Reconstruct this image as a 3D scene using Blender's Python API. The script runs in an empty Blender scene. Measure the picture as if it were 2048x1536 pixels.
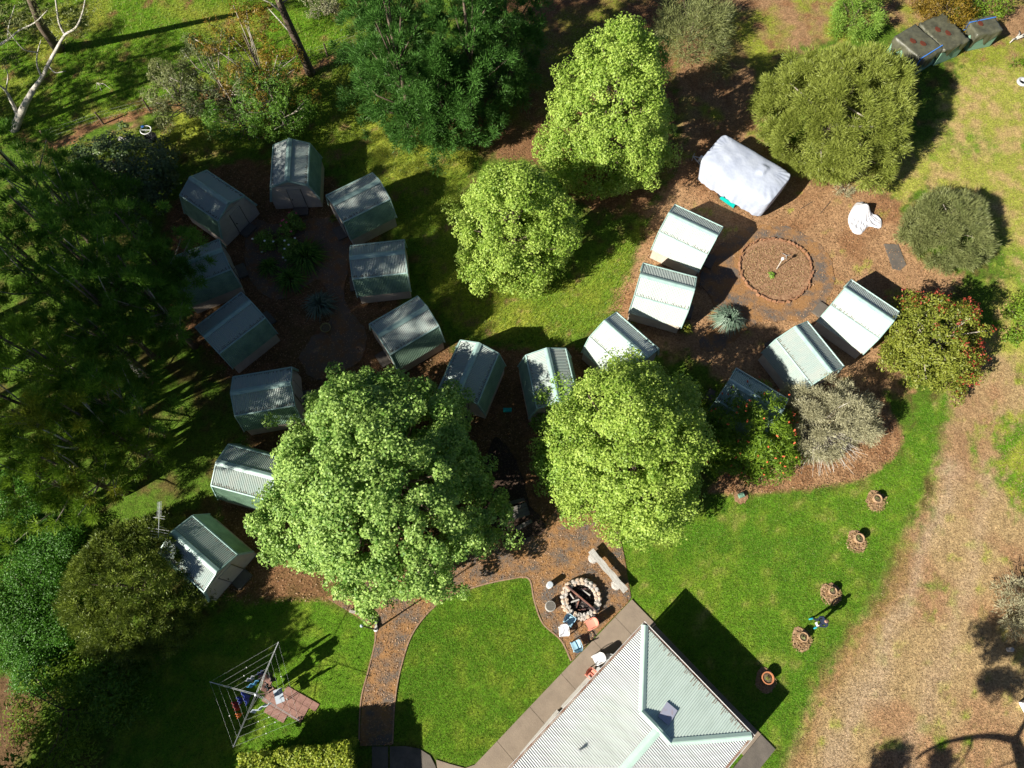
import bpy, math, random
import numpy as np
from mathutils import Matrix, Vector
random.seed(7)
rng = np.random.default_rng(11)
SC = bpy.context.scene
COL = SC.collection
PI = math.pi

# ------------------------------------------------------------------ camera
F_PX, NX, NY, CH = 1412.11, 1009.2, 1326.1, 40.0
def cam_rows():
    d = np.array([(NX-1024)/F_PX, -(NY-768)/F_PX, -1.0]); d /= np.linalg.norm(d)
    up = -d
    x = np.array([1., 0, 0]) - up*up[0]; x /= np.linalg.norm(x)
    y = np.cross(up, x)
    return np.stack([x, y, up]).T          # world -> camera
RC = cam_rows()
camd = bpy.data.cameras.new('camera'); cam = bpy.data.objects.new('camera', camd); COL.objects.link(cam)
camd.sensor_width = 36; camd.lens = 36*F_PX/2048; camd.clip_end = 2000; camd.clip_start = 0.5
M = Matrix([list(RC.T[i]) + [0] for i in range(3)] + [[0, 0, 0, 1]]); M.translation = (0, 0, CH)
cam.matrix_world = M
SC.camera = cam
def U(px, py, z=0.0):                        # a photograph pixel and a height -> a point of the place
    d = np.array([(px-1024)/F_PX, -(py-768)/F_PX, -1.0]) @ RC
    return np.array([0, 0, CH]) + d*((z-CH)/d[2])
# ------------------------------------------------------------------ light
SUN_EL, SUN_AZ = math.radians(33.5), math.radians(33.5)     # shadows run towards +x +y
W = bpy.data.worlds.new('World'); SC.world = W; W.use_nodes = True
nt = W.node_tree; bg = nt.nodes['Background']
sky = nt.nodes.new('ShaderNodeTexSky'); sky.sky_type = 'NISHITA'; sky.sun_disc = False
sky.sun_elevation = SUN_EL; sky.air_density = 0.45; sky.dust_density = 0.4
sdir = Vector((-math.cos(SUN_AZ)*math.cos(SUN_EL), -math.sin(SUN_AZ)*math.cos(SUN_EL), math.sin(SUN_EL)))
sky.sun_rotation = math.atan2(sdir.x, sdir.y)
nt.links.new(sky.outputs[0], bg.inputs[0]); bg.inputs[1].default_value = 0.05
sl = bpy.data.lights.new('sun', 'SUN'); sl.energy = 5.0; sl.angle = math.radians(0.5); sl.color = (1, 0.945, 0.83)
so = bpy.data.objects.new('sun', sl); COL.objects.link(so)
so.rotation_euler = sdir.to_track_quat('Z', 'Y').to_euler(); so.location = (-30, -20, 60)
SC.view_settings.view_transform = 'Standard'; SC.view_settings.look = 'None'
SC.view_settings.gamma = 1; SC.view_settings.use_curve_mapping = False
SC.view_settings.exposure = 1.0
try: SC.render.engine = 'CYCLES'
except Exception: pass

# ------------------------------------------------------------------ materials
def mat(name, base, rough=0.8, base2=None, scale=6.0, spec=0.3, bump=0.0, bscale=30.0, metal=0.0, detail=4.0, lo=0.35, hi=0.65, stretch=None):
    m = bpy.data.materials.new(name); m.use_nodes = True; t = m.node_tree; b = t.nodes['Principled BSDF']
    b.inputs['Roughness'].default_value = rough; b.inputs['Metallic'].default_value = metal
    b.inputs['Specular IOR Level'].default_value = spec
    b.inputs['Base Color'].default_value = (*base, 1)
    tc = t.nodes.new('ShaderNodeTexCoord')
    src = tc.outputs['Object']
    if stretch:
        mp = t.nodes.new('ShaderNodeMapping'); mp.inputs['Scale'].default_value = stretch
        t.links.new(src, mp.inputs[0]); src = mp.outputs[0]
    if base2:
        n = t.nodes.new('ShaderNodeTexNoise'); n.inputs['Scale'].default_value = scale; n.inputs['Detail'].default_value = detail
        n.inputs['Roughness'].default_value = 0.65
        t.links.new(src, n.inputs['Vector'])
        mr = t.nodes.new('ShaderNodeMapRange'); mr.inputs[1].default_value = lo; mr.inputs[2].default_value = hi
        t.links.new(n.outputs[0], mr.inputs[0])
        mx = t.nodes.new('ShaderNodeMix'); mx.data_type = 'RGBA'
        mx.inputs[6].default_value = (*base, 1); mx.inputs[7].default_value = (*base2, 1)
        t.links.new(mr.outputs[0], mx.inputs[0]); t.links.new(mx.outputs[2], b.inputs['Base Color'])
    if bump:
        n2 = t.nodes.new('ShaderNodeTexNoise'); n2.inputs['Scale'].default_value = bscale; n2.inputs['Detail'].default_value = 3
        t.links.new(src, n2.inputs['Vector'])
        bp = t.nodes.new('ShaderNodeBump'); bp.inputs['Strength'].default_value = bump; bp.inputs['Distance'].default_value = 0.05
        t.links.new(n2.outputs[0], bp.inputs['Height']); t.links.new(bp.outputs[0], b.inputs['Normal'])
    return m
def leaf_mat(name, c0, c1, trans=0.3, rough=0.5, spec=0.35):
    m = bpy.data.materials.new(name); m.use_nodes = True; t = m.node_tree; b = t.nodes['Principled BSDF']
    b.inputs['Roughness'].default_value = rough; b.inputs['Specular IOR Level'].default_value = spec
    a = t.nodes.new('ShaderNodeAttribute'); a.attribute_name = 'tint'
    mx = t.nodes.new('ShaderNodeMix'); mx.data_type = 'RGBA'
    mx.inputs[6].default_value = (*c0, 1); mx.inputs[7].default_value = (*c1, 1)
    t.links.new(a.outputs['Fac'], mx.inputs[0]); t.links.new(mx.outputs[2], b.inputs['Base Color'])
    tr = t.nodes.new('ShaderNodeBsdfTranslucent'); t.links.new(mx.outputs[2], tr.inputs[0])
    ms = t.nodes.new('ShaderNodeMixShader'); ms.inputs[0].default_value = trans
    t.links.new(b.outputs[0], ms.inputs[1]); t.links.new(tr.outputs[0], ms.inputs[2])
    t.links.new(ms.outputs[0], t.nodes['Material Output'].inputs[0])
    return m
ROOF = mat('roof_steel', (0.30, 0.375, 0.35), 0.40, (0.37, 0.44, 0.41), 1.2, 0.45)
ROOFV = [mat('roof_steel_%s' % n_, c0, r_, c1, sc_, 0.45, lo=.4, hi=.75, detail=8, stretch=(3, 1, 1)) for n_, c0, c1, r_, sc_ in (('faded', (0.33, 0.40, 0.38), (0.40, 0.42, 0.39), .45, 1.0), ('green', (0.26, 0.36, 0.32), (0.32, 0.42, 0.38), .38, 1.4), ('dusty', (0.32, 0.37, 0.34), (0.24, 0.24, 0.20), .55, 1.2), ('worn', (0.30, 0.37, 0.36), (0.42, 0.46, 0.44), .42, 0.8))]
ROOF_SUNLIT = mat('roof_steel_sunlit', (0.52, 0.58, 0.55), 0.42, (0.44, 0.49, 0.45), 1.0, 0.45, lo=.45, hi=.8, detail=9, stretch=(3, 1, 1))  # brighter copy of the shed roof steel, sun glare put into the colour
ROOF_D = mat('roof_steel_littered', (0.29, 0.41, 0.38), 0.5, (0.16, 0.10, 0.06), 1.6, 0.4, lo=0.5, hi=0.66, detail=8)
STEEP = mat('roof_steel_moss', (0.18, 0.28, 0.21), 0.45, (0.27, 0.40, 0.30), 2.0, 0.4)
CAP = mat('ridge_flashing', (0.24, 0.37, 0.35), 0.42, (0.33, 0.46, 0.43), 3, 0.45)
WALL = mat('cream_weatherboard', (0.50, 0.43, 0.36), 0.6, (0.42, 0.35, 0.29), 2, 0.3)
DOOR = mat('door_grey', (0.40, 0.35, 0.31), 0.6, (0.45, 0.40, 0.35), 2, 0.3)
DOORJ = mat('door_jamb', (0.16, 0.14, 0.12), 0.7)
DARK = mat('dark_metal', (0.03, 0.03, 0.03), 0.5)
BROOF = mat('hall_roof_steel', (0.55, 0.565, 0.565), 0.45, (0.41, 0.425, 0.42), 0.9, 0.4, lo=.42, hi=.8, detail=10, stretch=(1, 4, 1))
BHIP = mat('hall_hip_steel', (0.58, 0.69, 0.63), 0.5, (0.46, 0.56, 0.50), 0.9, 0.35, lo=.4, hi=.8, detail=10, stretch=(4, 1, 1))  # same steel as the main slopes, sunlit brightness put into the colour
BCAP = mat('hall_flashing', (0.52, 0.68, 0.60), 0.4, (0.45, 0.62, 0.54), 2, 0.4)
RUST = mat('rusty_gutter', (0.16, 0.07, 0.04), 0.8, (0.35, 0.30, 0.26), 3)
WHITE = mat('white_paint', (0.75, 0.75, 0.74), 0.5)
CONC = mat('concrete', (0.27, 0.215, 0.165), 0.9, (0.22, 0.175, 0.135), 1.5, 0.2, 0.3, 25, detail=9)
CONCD = mat('dark_concrete', (0.15, 0.13, 0.11), 0.9, (0.09, 0.08, 0.07), 1.2, 0.2, 0.3, 25, detail=8)
BARK = mat('bark', (0.10, 0.075, 0.055), 0.95, (0.17, 0.13, 0.10), 4, 0.1, 0.5, 15)
PALEBARK = mat('pale_bark', (0.55, 0.52, 0.47), 0.8, (0.30, 0.27, 0.23), 3, 0.2, 0.3, 12)
TWIG = mat('twig', (0.30, 0.25, 0.20), 0.9, (0.42, 0.38, 0.32), 4)
TIMBER = mat('weathered_timber', (0.50, 0.48, 0.45), 0.85, (0.33, 0.31, 0.28), 3, 0.2, 0.4, 12, stretch=(1, 6, 6), detail=7)
OLDWOOD = mat('old_planks', (0.16, 0.15, 0.13), 0.9, (0.10, 0.09, 0.08), 3, 0.2, 0.3, 12, stretch=(1, 8, 8))
BRICK = mat('edging_brick', (0.22, 0.105, 0.06), 0.9, (0.33, 0.18, 0.10), 5, 0.2, 0.4, 20)
EDGE = mat('edging_strip', (0.22, 0.13, 0.08), 0.9, (0.34, 0.23, 0.16), 5, 0.2)
STONE = mat('fire_pit_stone', (0.56, 0.51, 0.46), 0.9, (0.24, 0.21, 0.19), 5, 0.2, 0.5, 18, detail=8)
ASH = mat('ash', (0.02, 0.017, 0.018), 0.95, (0.35, 0.30, 0.27), 7, 0.2, 0.6, 30, lo=0.53, hi=0.7, detail=8)
BURNT = mat('burnt_log', (0.28, 0.13, 0.09), 0.9, (0.05, 0.04, 0.05), 2.5, 0.2, 0.5, 15)
TARPW = mat('white_cover', (0.47, 0.51, 0.60), 0.6, (0.36, 0.40, 0.50), 0.9, 0.3, 0.6, 2.4)
SHEETW = mat('white_sheet', (0.62, 0.62, 0.65), 0.7, (0.54, 0.54, 0.58), 4, 0.2, 0.7, 7)
TARPB = mat('brown_tarp', (0.105, 0.105, 0.068), 0.45, (0.06, 0.06, 0.04), 2, 0.5, 0.35, 4)
RUSTP = mat('rust_brown_patch', (0.10, 0.025, 0.012), 0.8)
GREENP = mat('green_panel', (0.14, 0.27, 0.19), 0.6, (0.19, 0.33, 0.24), 1.5)
BLUE = mat('blue_strap', (0.06, 0.22, 0.65), 0.5)
TEAL = mat('teal_plastic', (0.0, 0.42, 0.36), 0.4, (0.0, 0.32, 0.30), 6)
BITUMEN = mat('path_bitumen', (0.13, 0.108, 0.092), 0.9, (0.29, 0.155, 0.065), 1.0, 0.2, 0.7, 25, detail=15, lo=0.40, hi=0.56)
SHADEPATH = mat('garden_path', (0.15, 0.11, 0.08), 0.9, (0.21, 0.11, 0.05), 1.2, 0.2, 0.5, 25, detail=10, lo=0.46, hi=0.6)
PAVER = mat('brick_paver', (0.30, 0.17, 0.14), 0.9, (0.22, 0.12, 0.10), 3, 0.2)
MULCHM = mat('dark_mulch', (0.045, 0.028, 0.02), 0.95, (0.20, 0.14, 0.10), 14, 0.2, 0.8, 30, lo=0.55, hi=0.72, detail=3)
SAWDUST = mat('pale_mulch', (0.46, 0.31, 0.19), 0.95, (0.26, 0.15, 0.09), 7, 0.1, 0.7, 30, detail=8)
BEDSOIL = mat('bed_litter', (0.36, 0.22, 0.13), 0.95, (0.19, 0.10, 0.055), 9, 0.1, 0.8, 25, detail=15, lo=.4, hi=.62)
TERRA = mat('terracotta', (0.50, 0.20, 0.09), 0.8, (0.42, 0.17, 0.08), 6)
STRAWPOT = mat('sandy_pot', (0.46, 0.31, 0.19), 0.85, (0.36, 0.22, 0.12), 6)
SOIL_AND_SHADE = mat('potting_soil_and_rib_shade', (0.07, 0.05, 0.035), 0.95, (0.16, 0.13, 0.07), 12)
CH_BLUE = mat('chair_blue', (0.36, 0.58, 0.72), 0.4); CH_WHITE = mat('chair_white', (0.78, 0.78, 0.80), 0.4)
CH_PINK = mat('chair_pink', (0.72, 0.27, 0.20), 0.45); CH_GREY = mat('chair_grey', (0.45, 0.46, 0.46), 0.5)
METAL = mat('galvanised', (0.60, 0.62, 0.62), 0.35, metal=0.6); WIRE = mat('line_wire', (0.45, 0.47, 0.45), 0.5)
SKIN = mat('skin', (0.45, 0.26, 0.18), 0.6); NAVY = mat('navy_cloth', (0.012, 0.02, 0.045), 0.85)
HAIR = mat('hair', (0.10, 0.06, 0.045), 0.7); AQUA = mat('aqua_shoes', (0.03, 0.33, 0.40), 0.5)
LILAC = mat('lilac_sheet', (0.40, 0.41, 0.52), 0.4, (0.40, 0.26, 0.20), 2.5, 0.4, lo=0.55, hi=0.7)
GALV = mat('table_laminate', (0.42, 0.47, 0.53), 0.4)

# ------------------------------------------------------------------ object helpers
class MB:
    def __init__(s): s.v = []; s.f = []; s.n = 0
    def add(s, v, f):
        s.v.append(np.asarray(v, float).reshape(-1, 3)); s.f += [tuple(i+s.n for i in q) for q in f]; s.n += len(s.v[-1]); return s
    def box(s, c, d, rz=0.0, rx=0.0, ry=0.0, jit=0.0, taper=1.0):
        v = np.array([[x, y, z] for z in (-.5, .5) for y in (-.5, .5) for x in (-.5, .5)])*np.array(d)
        v[4:, :2] *= taper
        if jit: v += rng.normal(0, jit, v.shape)
        v = v @ np.array((Matrix.Rotation(rz, 3, 'Z') @ Matrix.Rotation(ry, 3, 'Y') @ Matrix.Rotation(rx, 3, 'X')).transposed())
        return s.add(v+np.array(c), [(0, 2, 3, 1), (4, 5, 7, 6), (0, 1, 5, 4), (2, 6, 7, 3), (0, 4, 6, 2), (1, 3, 7, 5)])
    def tube(s, pts, r, n=6, caps=True):
        pts = np.asarray(pts, float); k = len(pts); r = np.broadcast_to(np.asarray(r, float), (k,))
        t = np.gradient(pts, axis=0); t /= np.linalg.norm(t, axis=1)[:, None]+1e-9
        ref = np.array([0, 0, 1.]) if abs(t[0][2]) < 0.8 else np.array([1., 0, 0])
        V = []
        for i in range(k):
            a = np.cross(t[i], ref); a /= np.linalg.norm(a)+1e-9; b = np.cross(t[i], a)
            for j in range(n):
                q = 2*PI*j/n; V.append(pts[i]+r[i]*(math.cos(q)*a+math.sin(q)*b))
        Fc = [(i*n+j, i*n+(j+1) % n, (i+1)*n+(j+1) % n, (i+1)*n+j) for i in range(k-1) for j in range(n)]
        if caps: Fc += [tuple(range(n-1, -1, -1)), tuple((k-1)*n+j for j in range(n))]
        return s.add(V, Fc)
    def bar(s, a, b, r, n=5): return s.tube([a, b], r, n)
    def lathe(s, prof, c=(0, 0, 0), n=16):
        V = []
        for r, z in prof:
            for j in range(n): V.append([c[0]+r*math.cos(2*PI*j/n), c[1]+r*math.sin(2*PI*j/n), c[2]+z])
        k = len(prof)
        Fc = [(i*n+j, i*n+(j+1) % n, (i+1)*n+(j+1) % n, (i+1)*n+j) for i in range(k-1) for j in range(n)]
        Fc += [tuple(range(n-1, -1, -1)), tuple((k-1)*n+j for j in range(n))]
        return s.add(V, Fc)
    def strip(s, rows):                      # a grid of points
        rows = np.asarray(rows, float); a, b = rows.shape[:2]
        return s.add(rows.reshape(-1, 3), [(i*b+j, i*b+j+1, (i+1)*b+j+1, (i+1)*b+j) for i in range(a-1) for j in range(b-1)])
    def poly(s, pts2, z0, z1):
        p = np.asarray(pts2, float)[:, :2]; n = len(p)
        from mathutils.geometry import tessellate_polygon
        tri = tessellate_polygon([[Vector((x, y, 0)) for x, y in p]])
        top = [(a+n, b+n, c+n) for a, b, c in tri]
        v = np.vstack([np.c_[p, np.full(n, z0)], np.c_[p, np.full(n, z1)]])
        return s.add(v, top+[(i, (i+1) % n, (i+1) % n+n, i+n) for i in range(n)])
    def build(s, name, m, parent=None, smooth=False):
        v = np.vstack(s.v) if s.v else np.zeros((0, 3))
        me = bpy.data.meshes.new(name); me.from_pydata(v.tolist(), [], s.f); me.materials.append(m)
        if smooth: me.polygons.foreach_set('use_smooth', [True]*len(me.polygons))
        o = bpy.data.objects.new(name, me); COL.objects.link(o)
        if parent is not None: o.parent = parent
        return o
def fast_mesh(name, V, k, m, parent=None, tint=None):        # many loose k-gons
    n = len(V)//k; me = bpy.data.meshes.new(name)
    me.vertices.add(len(V)); me.vertices.foreach_set('co', np.asarray(V, np.float32).ravel())
    me.loops.add(len(V)); me.loops.foreach_set('vertex_index', np.arange(len(V), dtype=np.int32))
    me.polygons.add(n); me.polygons.foreach_set('loop_start', np.arange(0, len(V), k, dtype=np.int32))
    me.polygons.foreach_set('loop_total', np.full(n, k, np.int32))
    me.update(calc_edges=True)
    if tint is not None:
        a = me.attributes.new('tint', 'FLOAT', 'FACE'); a.data.foreach_set('value', np.asarray(tint, np.float32))
    me.materials.append(m)
    o = bpy.data.objects.new(name, me); COL.objects.link(o)
    if parent is not None: o.parent = parent
    return o
def tag(o, label=None, cat=None, group=None, kind=None):
    if label: o['label'] = label
    if cat: o['category'] = cat
    if group: o['group'] = group
    if kind: o['kind'] = kind
    return o
def thing(name, label, cat, loc=(0, 0, 0), rz=0.0, group=None):
    o = bpy.data.objects.new(name, None); COL.objects.link(o); o.location = tuple(loc); o.rotation_euler = (0, 0, rz)
    o.empty_display_size = 0.3
    return tag(o, label, cat, group)
def copy_tree(o, parent=None):
    c = o.copy(); COL.objects.link(c)
    if parent is not None: c.parent = parent
    for ch in list(o.children): copy_tree(ch, c)
    return c

# ------------------------------------------------------------------ noise and masks
def vnoise(x, y, seed=0):
    xi = np.floor(x).astype(np.int64); yi = np.floor(y).astype(np.int64); xf = x-xi; yf = y-yi
    xf = xf*xf*(3-2*xf); yf = yf*yf*(3-2*yf)
    def h(a, b):
        n = (a*374761393+b*668265263+seed*974711) & 0xffffffff
        n = ((n ^ (n >> 13))*1274126177) & 0xffffffff
        return ((n ^ (n >> 16)) & 0xffff)/65535.0
    return (h(xi, yi)*(1-xf)+h(xi+1, yi)*xf)*(1-yf)+(h(xi, yi+1)*(1-xf)+h(xi+1, yi+1)*xf)*yf
def fbm(x, y, s, seed=0, o=4):
    r = 0; a = 0.5; t = 0
    for i in range(o):
        r = r+a*vnoise(x*s, y*s, seed+i*17); t += a; a *= 0.55; s *= 2.1
    return r/t
def sdist(P, poly):                                # + inside
    poly = np.asarray(poly, float)[:, :2]; d = np.full(len(P), 1e9); inside = np.zeros(len(P), bool)
    for i in range(len(poly)):
        a = poly[i]; b = poly[(i+1) % len(poly)]; e = b-a; w = P-a
        t = np.clip((w@e)/(e@e+1e-9), 0, 1); q = w-t[:, None]*e
        d = np.minimum(d, (q**2).sum(1))
        c = ((a[1] > P[:, 1]) != (b[1] > P[:, 1])) & (P[:, 0] < (b[0]-a[0])*(P[:, 1]-a[1])/(b[1]-a[1]+1e-12)+a[0])
        inside ^= c
    d = np.sqrt(d); return np.where(inside, d, -d)
def PW(pts): return np.array([U(x, y)[:2] for x, y in pts])
def spline(pts, per=6):                            # closed Catmull-Rom
    p = np.asarray(pts, float); n = len(p); out = []
    for i in range(n):
        a, b, c, d = p[i-1], p[i], p[(i+1) % n], p[(i+2) % n]
        for k in range(per):
            t = k/per; out.append(0.5*((2*b)+(-a+c)*t+(2*a-5*b+4*c-d)*t*t+(-a+3*b-3*c+d)*t**3))
    return np.array(out)
def ospline(pts, per=8):                           # open
    p = np.asarray(pts, float); q = np.vstack([2*p[0]-p[1], p, 2*p[-1]-p[-2]]); out = []
    for i in range(1, len(q)-2):
        a, b, c, d = q[i-1:i+3]
        for k in range(per):
            t = k/per; out.append(0.5*((2*b)+(-a+c)*t+(2*a-5*b+4*c-d)*t*t+(-a+3*b-3*c+d)*t**3))
    out.append(p[-1]); return np.array(out)

# ------------------------------------------------------------------ ground zones (photograph outlines laid on the ground)
LAWN_R = [(1225, 1075), (1330, 1040), (1420, 1010), (1470, 990), (1560, 985), (1640, 975), (1720, 958), (1790, 918), (1812, 860), (1850, 800), (1900, 790), (1880, 900), (1830, 1000), (1795, 1090), (1740, 1180), (1700, 1260), (1655, 1330), (1610, 1420), (1575, 1500), (1540, 1600), (1450, 1620), (1300, 1500), (1262, 1197)]
LAWN_M = [(1057, 1158), (1068, 1200), (1085, 1245), (1122, 1280), (1140, 1322), (1090, 1380), (1035, 1440), (985, 1500), (930, 1530), (885, 1520), (862, 1500), (820, 1488), (790, 1482), (790, 1400), (803, 1330), (828, 1262), (880, 1205), (950, 1175), (1020, 1160)]
LAWN_L = [(560, 1200), (640, 1200), (690, 1228), (745, 1258), (748, 1290), (736, 1340), (722, 1400), (716, 1490), (700, 1600), (200, 1600), (260, 1330), (400, 1240), (480, 1215)]
MEADOW = [(-150, -150), (700, -150), (690, 80), (610, 130), (520, 180), (330, 215), (120, 262), (-150, 330)]
GRASS_T = [(330, 240), (560, 170), (700, 110), (760, 200), (830, 250), (900, 290), (960, 300), (910, 400), (900, 480), (1000, 560), (1150, 560), (1270, 450), (1290, 440), (1240, 620), (1180, 660), (1100, 690), (1000, 690), (880, 620), (830, 480), (700, 340), (560, 270), (380, 320), (250, 330), (120, 300)]
DIRT_R = [(1290, 420), (1350, 340), (1420, 245), (1600, 320), (1630, 345), (1740, 345), (1800, 420), (1850, 520), (1930, 560), (1880, 640), (1800, 790), (1690, 800), (1500, 800), (1400, 720), (1290, 690), (1225, 640), (1240, 600), (1290, 480)]
DRY_R = [(1900, 720), (2000, 720), (2200, 800), (2300, 1700), (1540, 1700), (1580, 1500), (1620, 1410), (1680, 1310), (1750, 1190), (1800, 1100), (1845, 1000), (1880, 900), (1890, 800)]
GREEN_RP = [(2000, 840), (2150, 860), (2150, 1040), (2040, 1020), (1985, 940)]
BED_R = [(1415, 985), (1440, 940), (1430, 880), (1460, 800), (1600, 760), (1760, 780), (1800, 850), (1808, 880), (1790, 915), (1720, 960), (1640, 978), (1560, 985), (1470, 988)]
TOPR = [(1270, -150), (2300, -150), (2300, 130), (1990, 150), (1760, 40), (1560, 120), (1500, 320), (1360, 330), (1340, 120)]
RIGHT_YG = [(1760, 330), (1850, 280), (1920, 130), (2020, 120), (2300, 200), (2300, 760), (1900, 760), (1990, 620), (2010, 480), (1850, 380), (1780, 420)]
LITTER_L = [(370, 350), (450, 330), (560, 320), (670, 360), (740, 420), (770, 500), (770, 590), (870, 690), (1100, 700), (1230, 690), (1250, 800), (1200, 1010), (1130, 1040), (1000, 1080), (900, 1120), (700, 1200), (520, 1210), (440, 1200), (420, 1100), (425, 1010), (480, 900), (490, 820), (430, 740), (370, 640), (340, 450)]
LITTER_T = [(860, 240), (980, 180), (1010, -150), (1340, -150), (1350, 330), (1300, 400), (1290, 440), (1180, 420), (1090, 330), (960, 300), (920, 290)]
STRIP_F = [(90, 275), (200, 236), (330, 205), (420, 190), (560, 150), (690, 95), (690, 108), (560, 172), (430, 208), (330, 225), (210, 252), (110, 300)]
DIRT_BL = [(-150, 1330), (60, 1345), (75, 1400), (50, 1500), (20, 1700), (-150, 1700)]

def zone_colour(P):
    x, y = P[:, 0], P[:, 1]
    wx = (fbm(x, y, 0.55, 3, 4)-0.5)*1.9; wy = (fbm(x, y, 0.55, 9, 4)-0.5)*1.9
    Q = P+np.c_[wx, wy]
    n1 = fbm(x, y, 0.35, 21, 5)[:, None]; n2 = fbm(x, y, 1.3, 31, 5)[:, None]; n3 = fbm(x, y, 0.12, 41, 3)[:, None]
    g_dark = np.array([0.05, 0.085, 0.012]); g_lawn = np.array([0.088, 0.185, 0.011]); g_yel = np.array([0.24, 0.27, 0.033])
    straw = np.array([0.34, 0.24, 0.12]); litter = np.array([0.215, 0.112, 0.055]); tan = np.array([0.32, 0.19, 0.10]); brown = np.array([0.12, 0.07, 0.03])
    def mx(a, b, t): return a*(1-t)+b*t
    ss = lambda d, w: np.clip(d/w+0.5, 0, 1)[:, None]
    C = mx(np.array([0.07, 0.13, 0.012]), mx(brown, g_dark, .4), np.clip((n2-0.50)*5, 0, 1)); gm = np.full((len(P), 1), 0.3)
    n4 = fbm(x, y, 2.2, 77, 4)[:, None]
    def rag(t): return np.clip((t+(n4-.5)*1.5*(t > .01)*(t < .99)-.5)*2.2+.5, 0, 1)
    def lay(C, gm, zone, col, g, w=0.6, warp=True):
        t = rag(ss(sdist(Q if warp else P, PW(zone)), w)); return mx(C, col, t), mx(gm, g, t)
    C, gm = lay(C, gm, MEADOW, mx(mx(g_yel*.85, np.array([0.085, 0.18, 0.010]), np.clip((n1-0.30)*4, 0, 1)), litter*0.9, np.clip((n2-0.60)*5, 0, 1)), 1.0, 1.5)
    C, gm = lay(C, gm, TOPR, mx(mx(g_yel*0.8, tan*0.8, np.clip((n1-0.38)*6, 0, 1)), litter, np.clip((n2-0.55)*5, 0, 1)), 0.4, 2)
    C, gm = lay(C, gm, RIGHT_YG, mx(mx(np.array([0.25, 0.265, 0.045]), g_lawn, np.clip((n1-0.55)*5, 0, 1)), np.array([0.36, 0.26, 0.11]), np.clip((n2-0.45)*4, 0, 1)), 0.7, 1.5)
    C, gm = lay(C, gm, LITTER_T, mx(litter*0.8, g_yel*0.6, np.clip((n1-0.55)*5, 0, 1)), 0.15, 1.5)
    C, gm = lay(C, gm, GRASS_T, mx(mx(np.array([0.12, 0.20, 0.018]), g_yel, np.clip((n1-0.4)*4, 0, 1)), tan*0.8, np.clip((n2-0.60)*6, 0, 1)), 0.9, 1.2)
    C, gm = lay(C, gm, LITTER_L, mx(litter*0.8, brown, np.clip((n2-0.4)*4, 0, 1)), 0.0, 1.0)
    C, gm = lay(C, gm, STRIP_F, litter*1.1, 0.1, 0.6)
    C, gm = lay(C, gm, DIRT_R, mx(mx(tan, litter*1.1, np.clip((n1-0.42)*5, 0, 1)), g_yel, np.clip((n2-0.68)*6, 0, 1)), 0.0, 1.2)
    C, gm = lay(C, gm, DRY_R, mx(mx(straw, tan*0.95, np.clip((n1-0.45)*6, 0, 1)), mx(g_yel, g_lawn, np.clip((n1-0.4)*3, 0, 1)), np.clip((n2-0.6)*5, 0, 1)), 0.25, 2.6)
    for pts_, w_, cc_ in (([(1905, 930), (1872, 1040), (1842, 1110), (1800, 1210), (1768, 1300), (1715, 1420), (1680, 1560)], .55, np.array([0.37, 0.275, 0.185])), ([(1975, 930), (1950, 1080), (1925, 1200), (1880, 1330), (1830, 1480), (1800, 1600)], .5, np.array([0.37, 0.265, 0.165])), ([(1900, 745), (1925, 820), (1915, 900)], .7, np.array([0.27, 0.17, 0.09])), ([(1812, 1080), (1770, 1180), (1700, 1300), (1640, 1420), (1600, 1540)], .6, np.array([0.26, 0.145, 0.065]))):
        pl = PW(pts_); dm = np.full(len(P), 1e9)
        for k_ in range(len(pl)-1):
            e_ = pl[k_+1]-pl[k_]; tt_ = np.clip(((Q-pl[k_])@e_)/(e_@e_), 0, 1); dm = np.minimum(dm, np.linalg.norm(Q-pl[k_]-tt_[:, None]*e_, axis=1))
        tb_ = np.exp(-(dm/w_)**2)[:, None]*.65; C = mx(C, cc_, tb_); gm = mx(gm, 0.0, tb_)
    C, gm = lay(C, gm, GREEN_RP, mx(g_lawn, g_yel, np.clip((n2-0.4)*4, 0, 1)), 1.0, 2.5)
    lawn = mx(mx(g_lawn, np.array([0.065, 0.155, 0.010]), np.clip((n3-0.40)*4, 0, 1)), g_yel, np.clip((n2-0.48)*3.5, 0, 1)*0.5)
    lw = mx(lawn, straw, np.clip((n2-0.66)*5, 0, 1)*0.6)
    t = rag(ss(sdist(P+np.c_[wx, wy]*0.35, PW(LAWN_R)), 1.5)); C = mx(C, lw, t); gm = mx(gm, 1.0, t)
    for zz in (LAWN_M, LAWN_L):
        t = ss(sdist(P+np.c_[wx, wy]*0.08, PW(zz)), 0.25); C = mx(C, lawn, t); gm = mx(gm, 1.0, t)
    C, gm = lay(C, gm, BED_R, mx(litter*1.05, tan, np.clip((n2-0.4)*4, 0, 1)), 0.0, 0.4, False)
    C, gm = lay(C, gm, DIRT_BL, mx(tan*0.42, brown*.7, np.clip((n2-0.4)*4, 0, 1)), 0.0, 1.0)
    return C, gm[:, 0]

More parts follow.
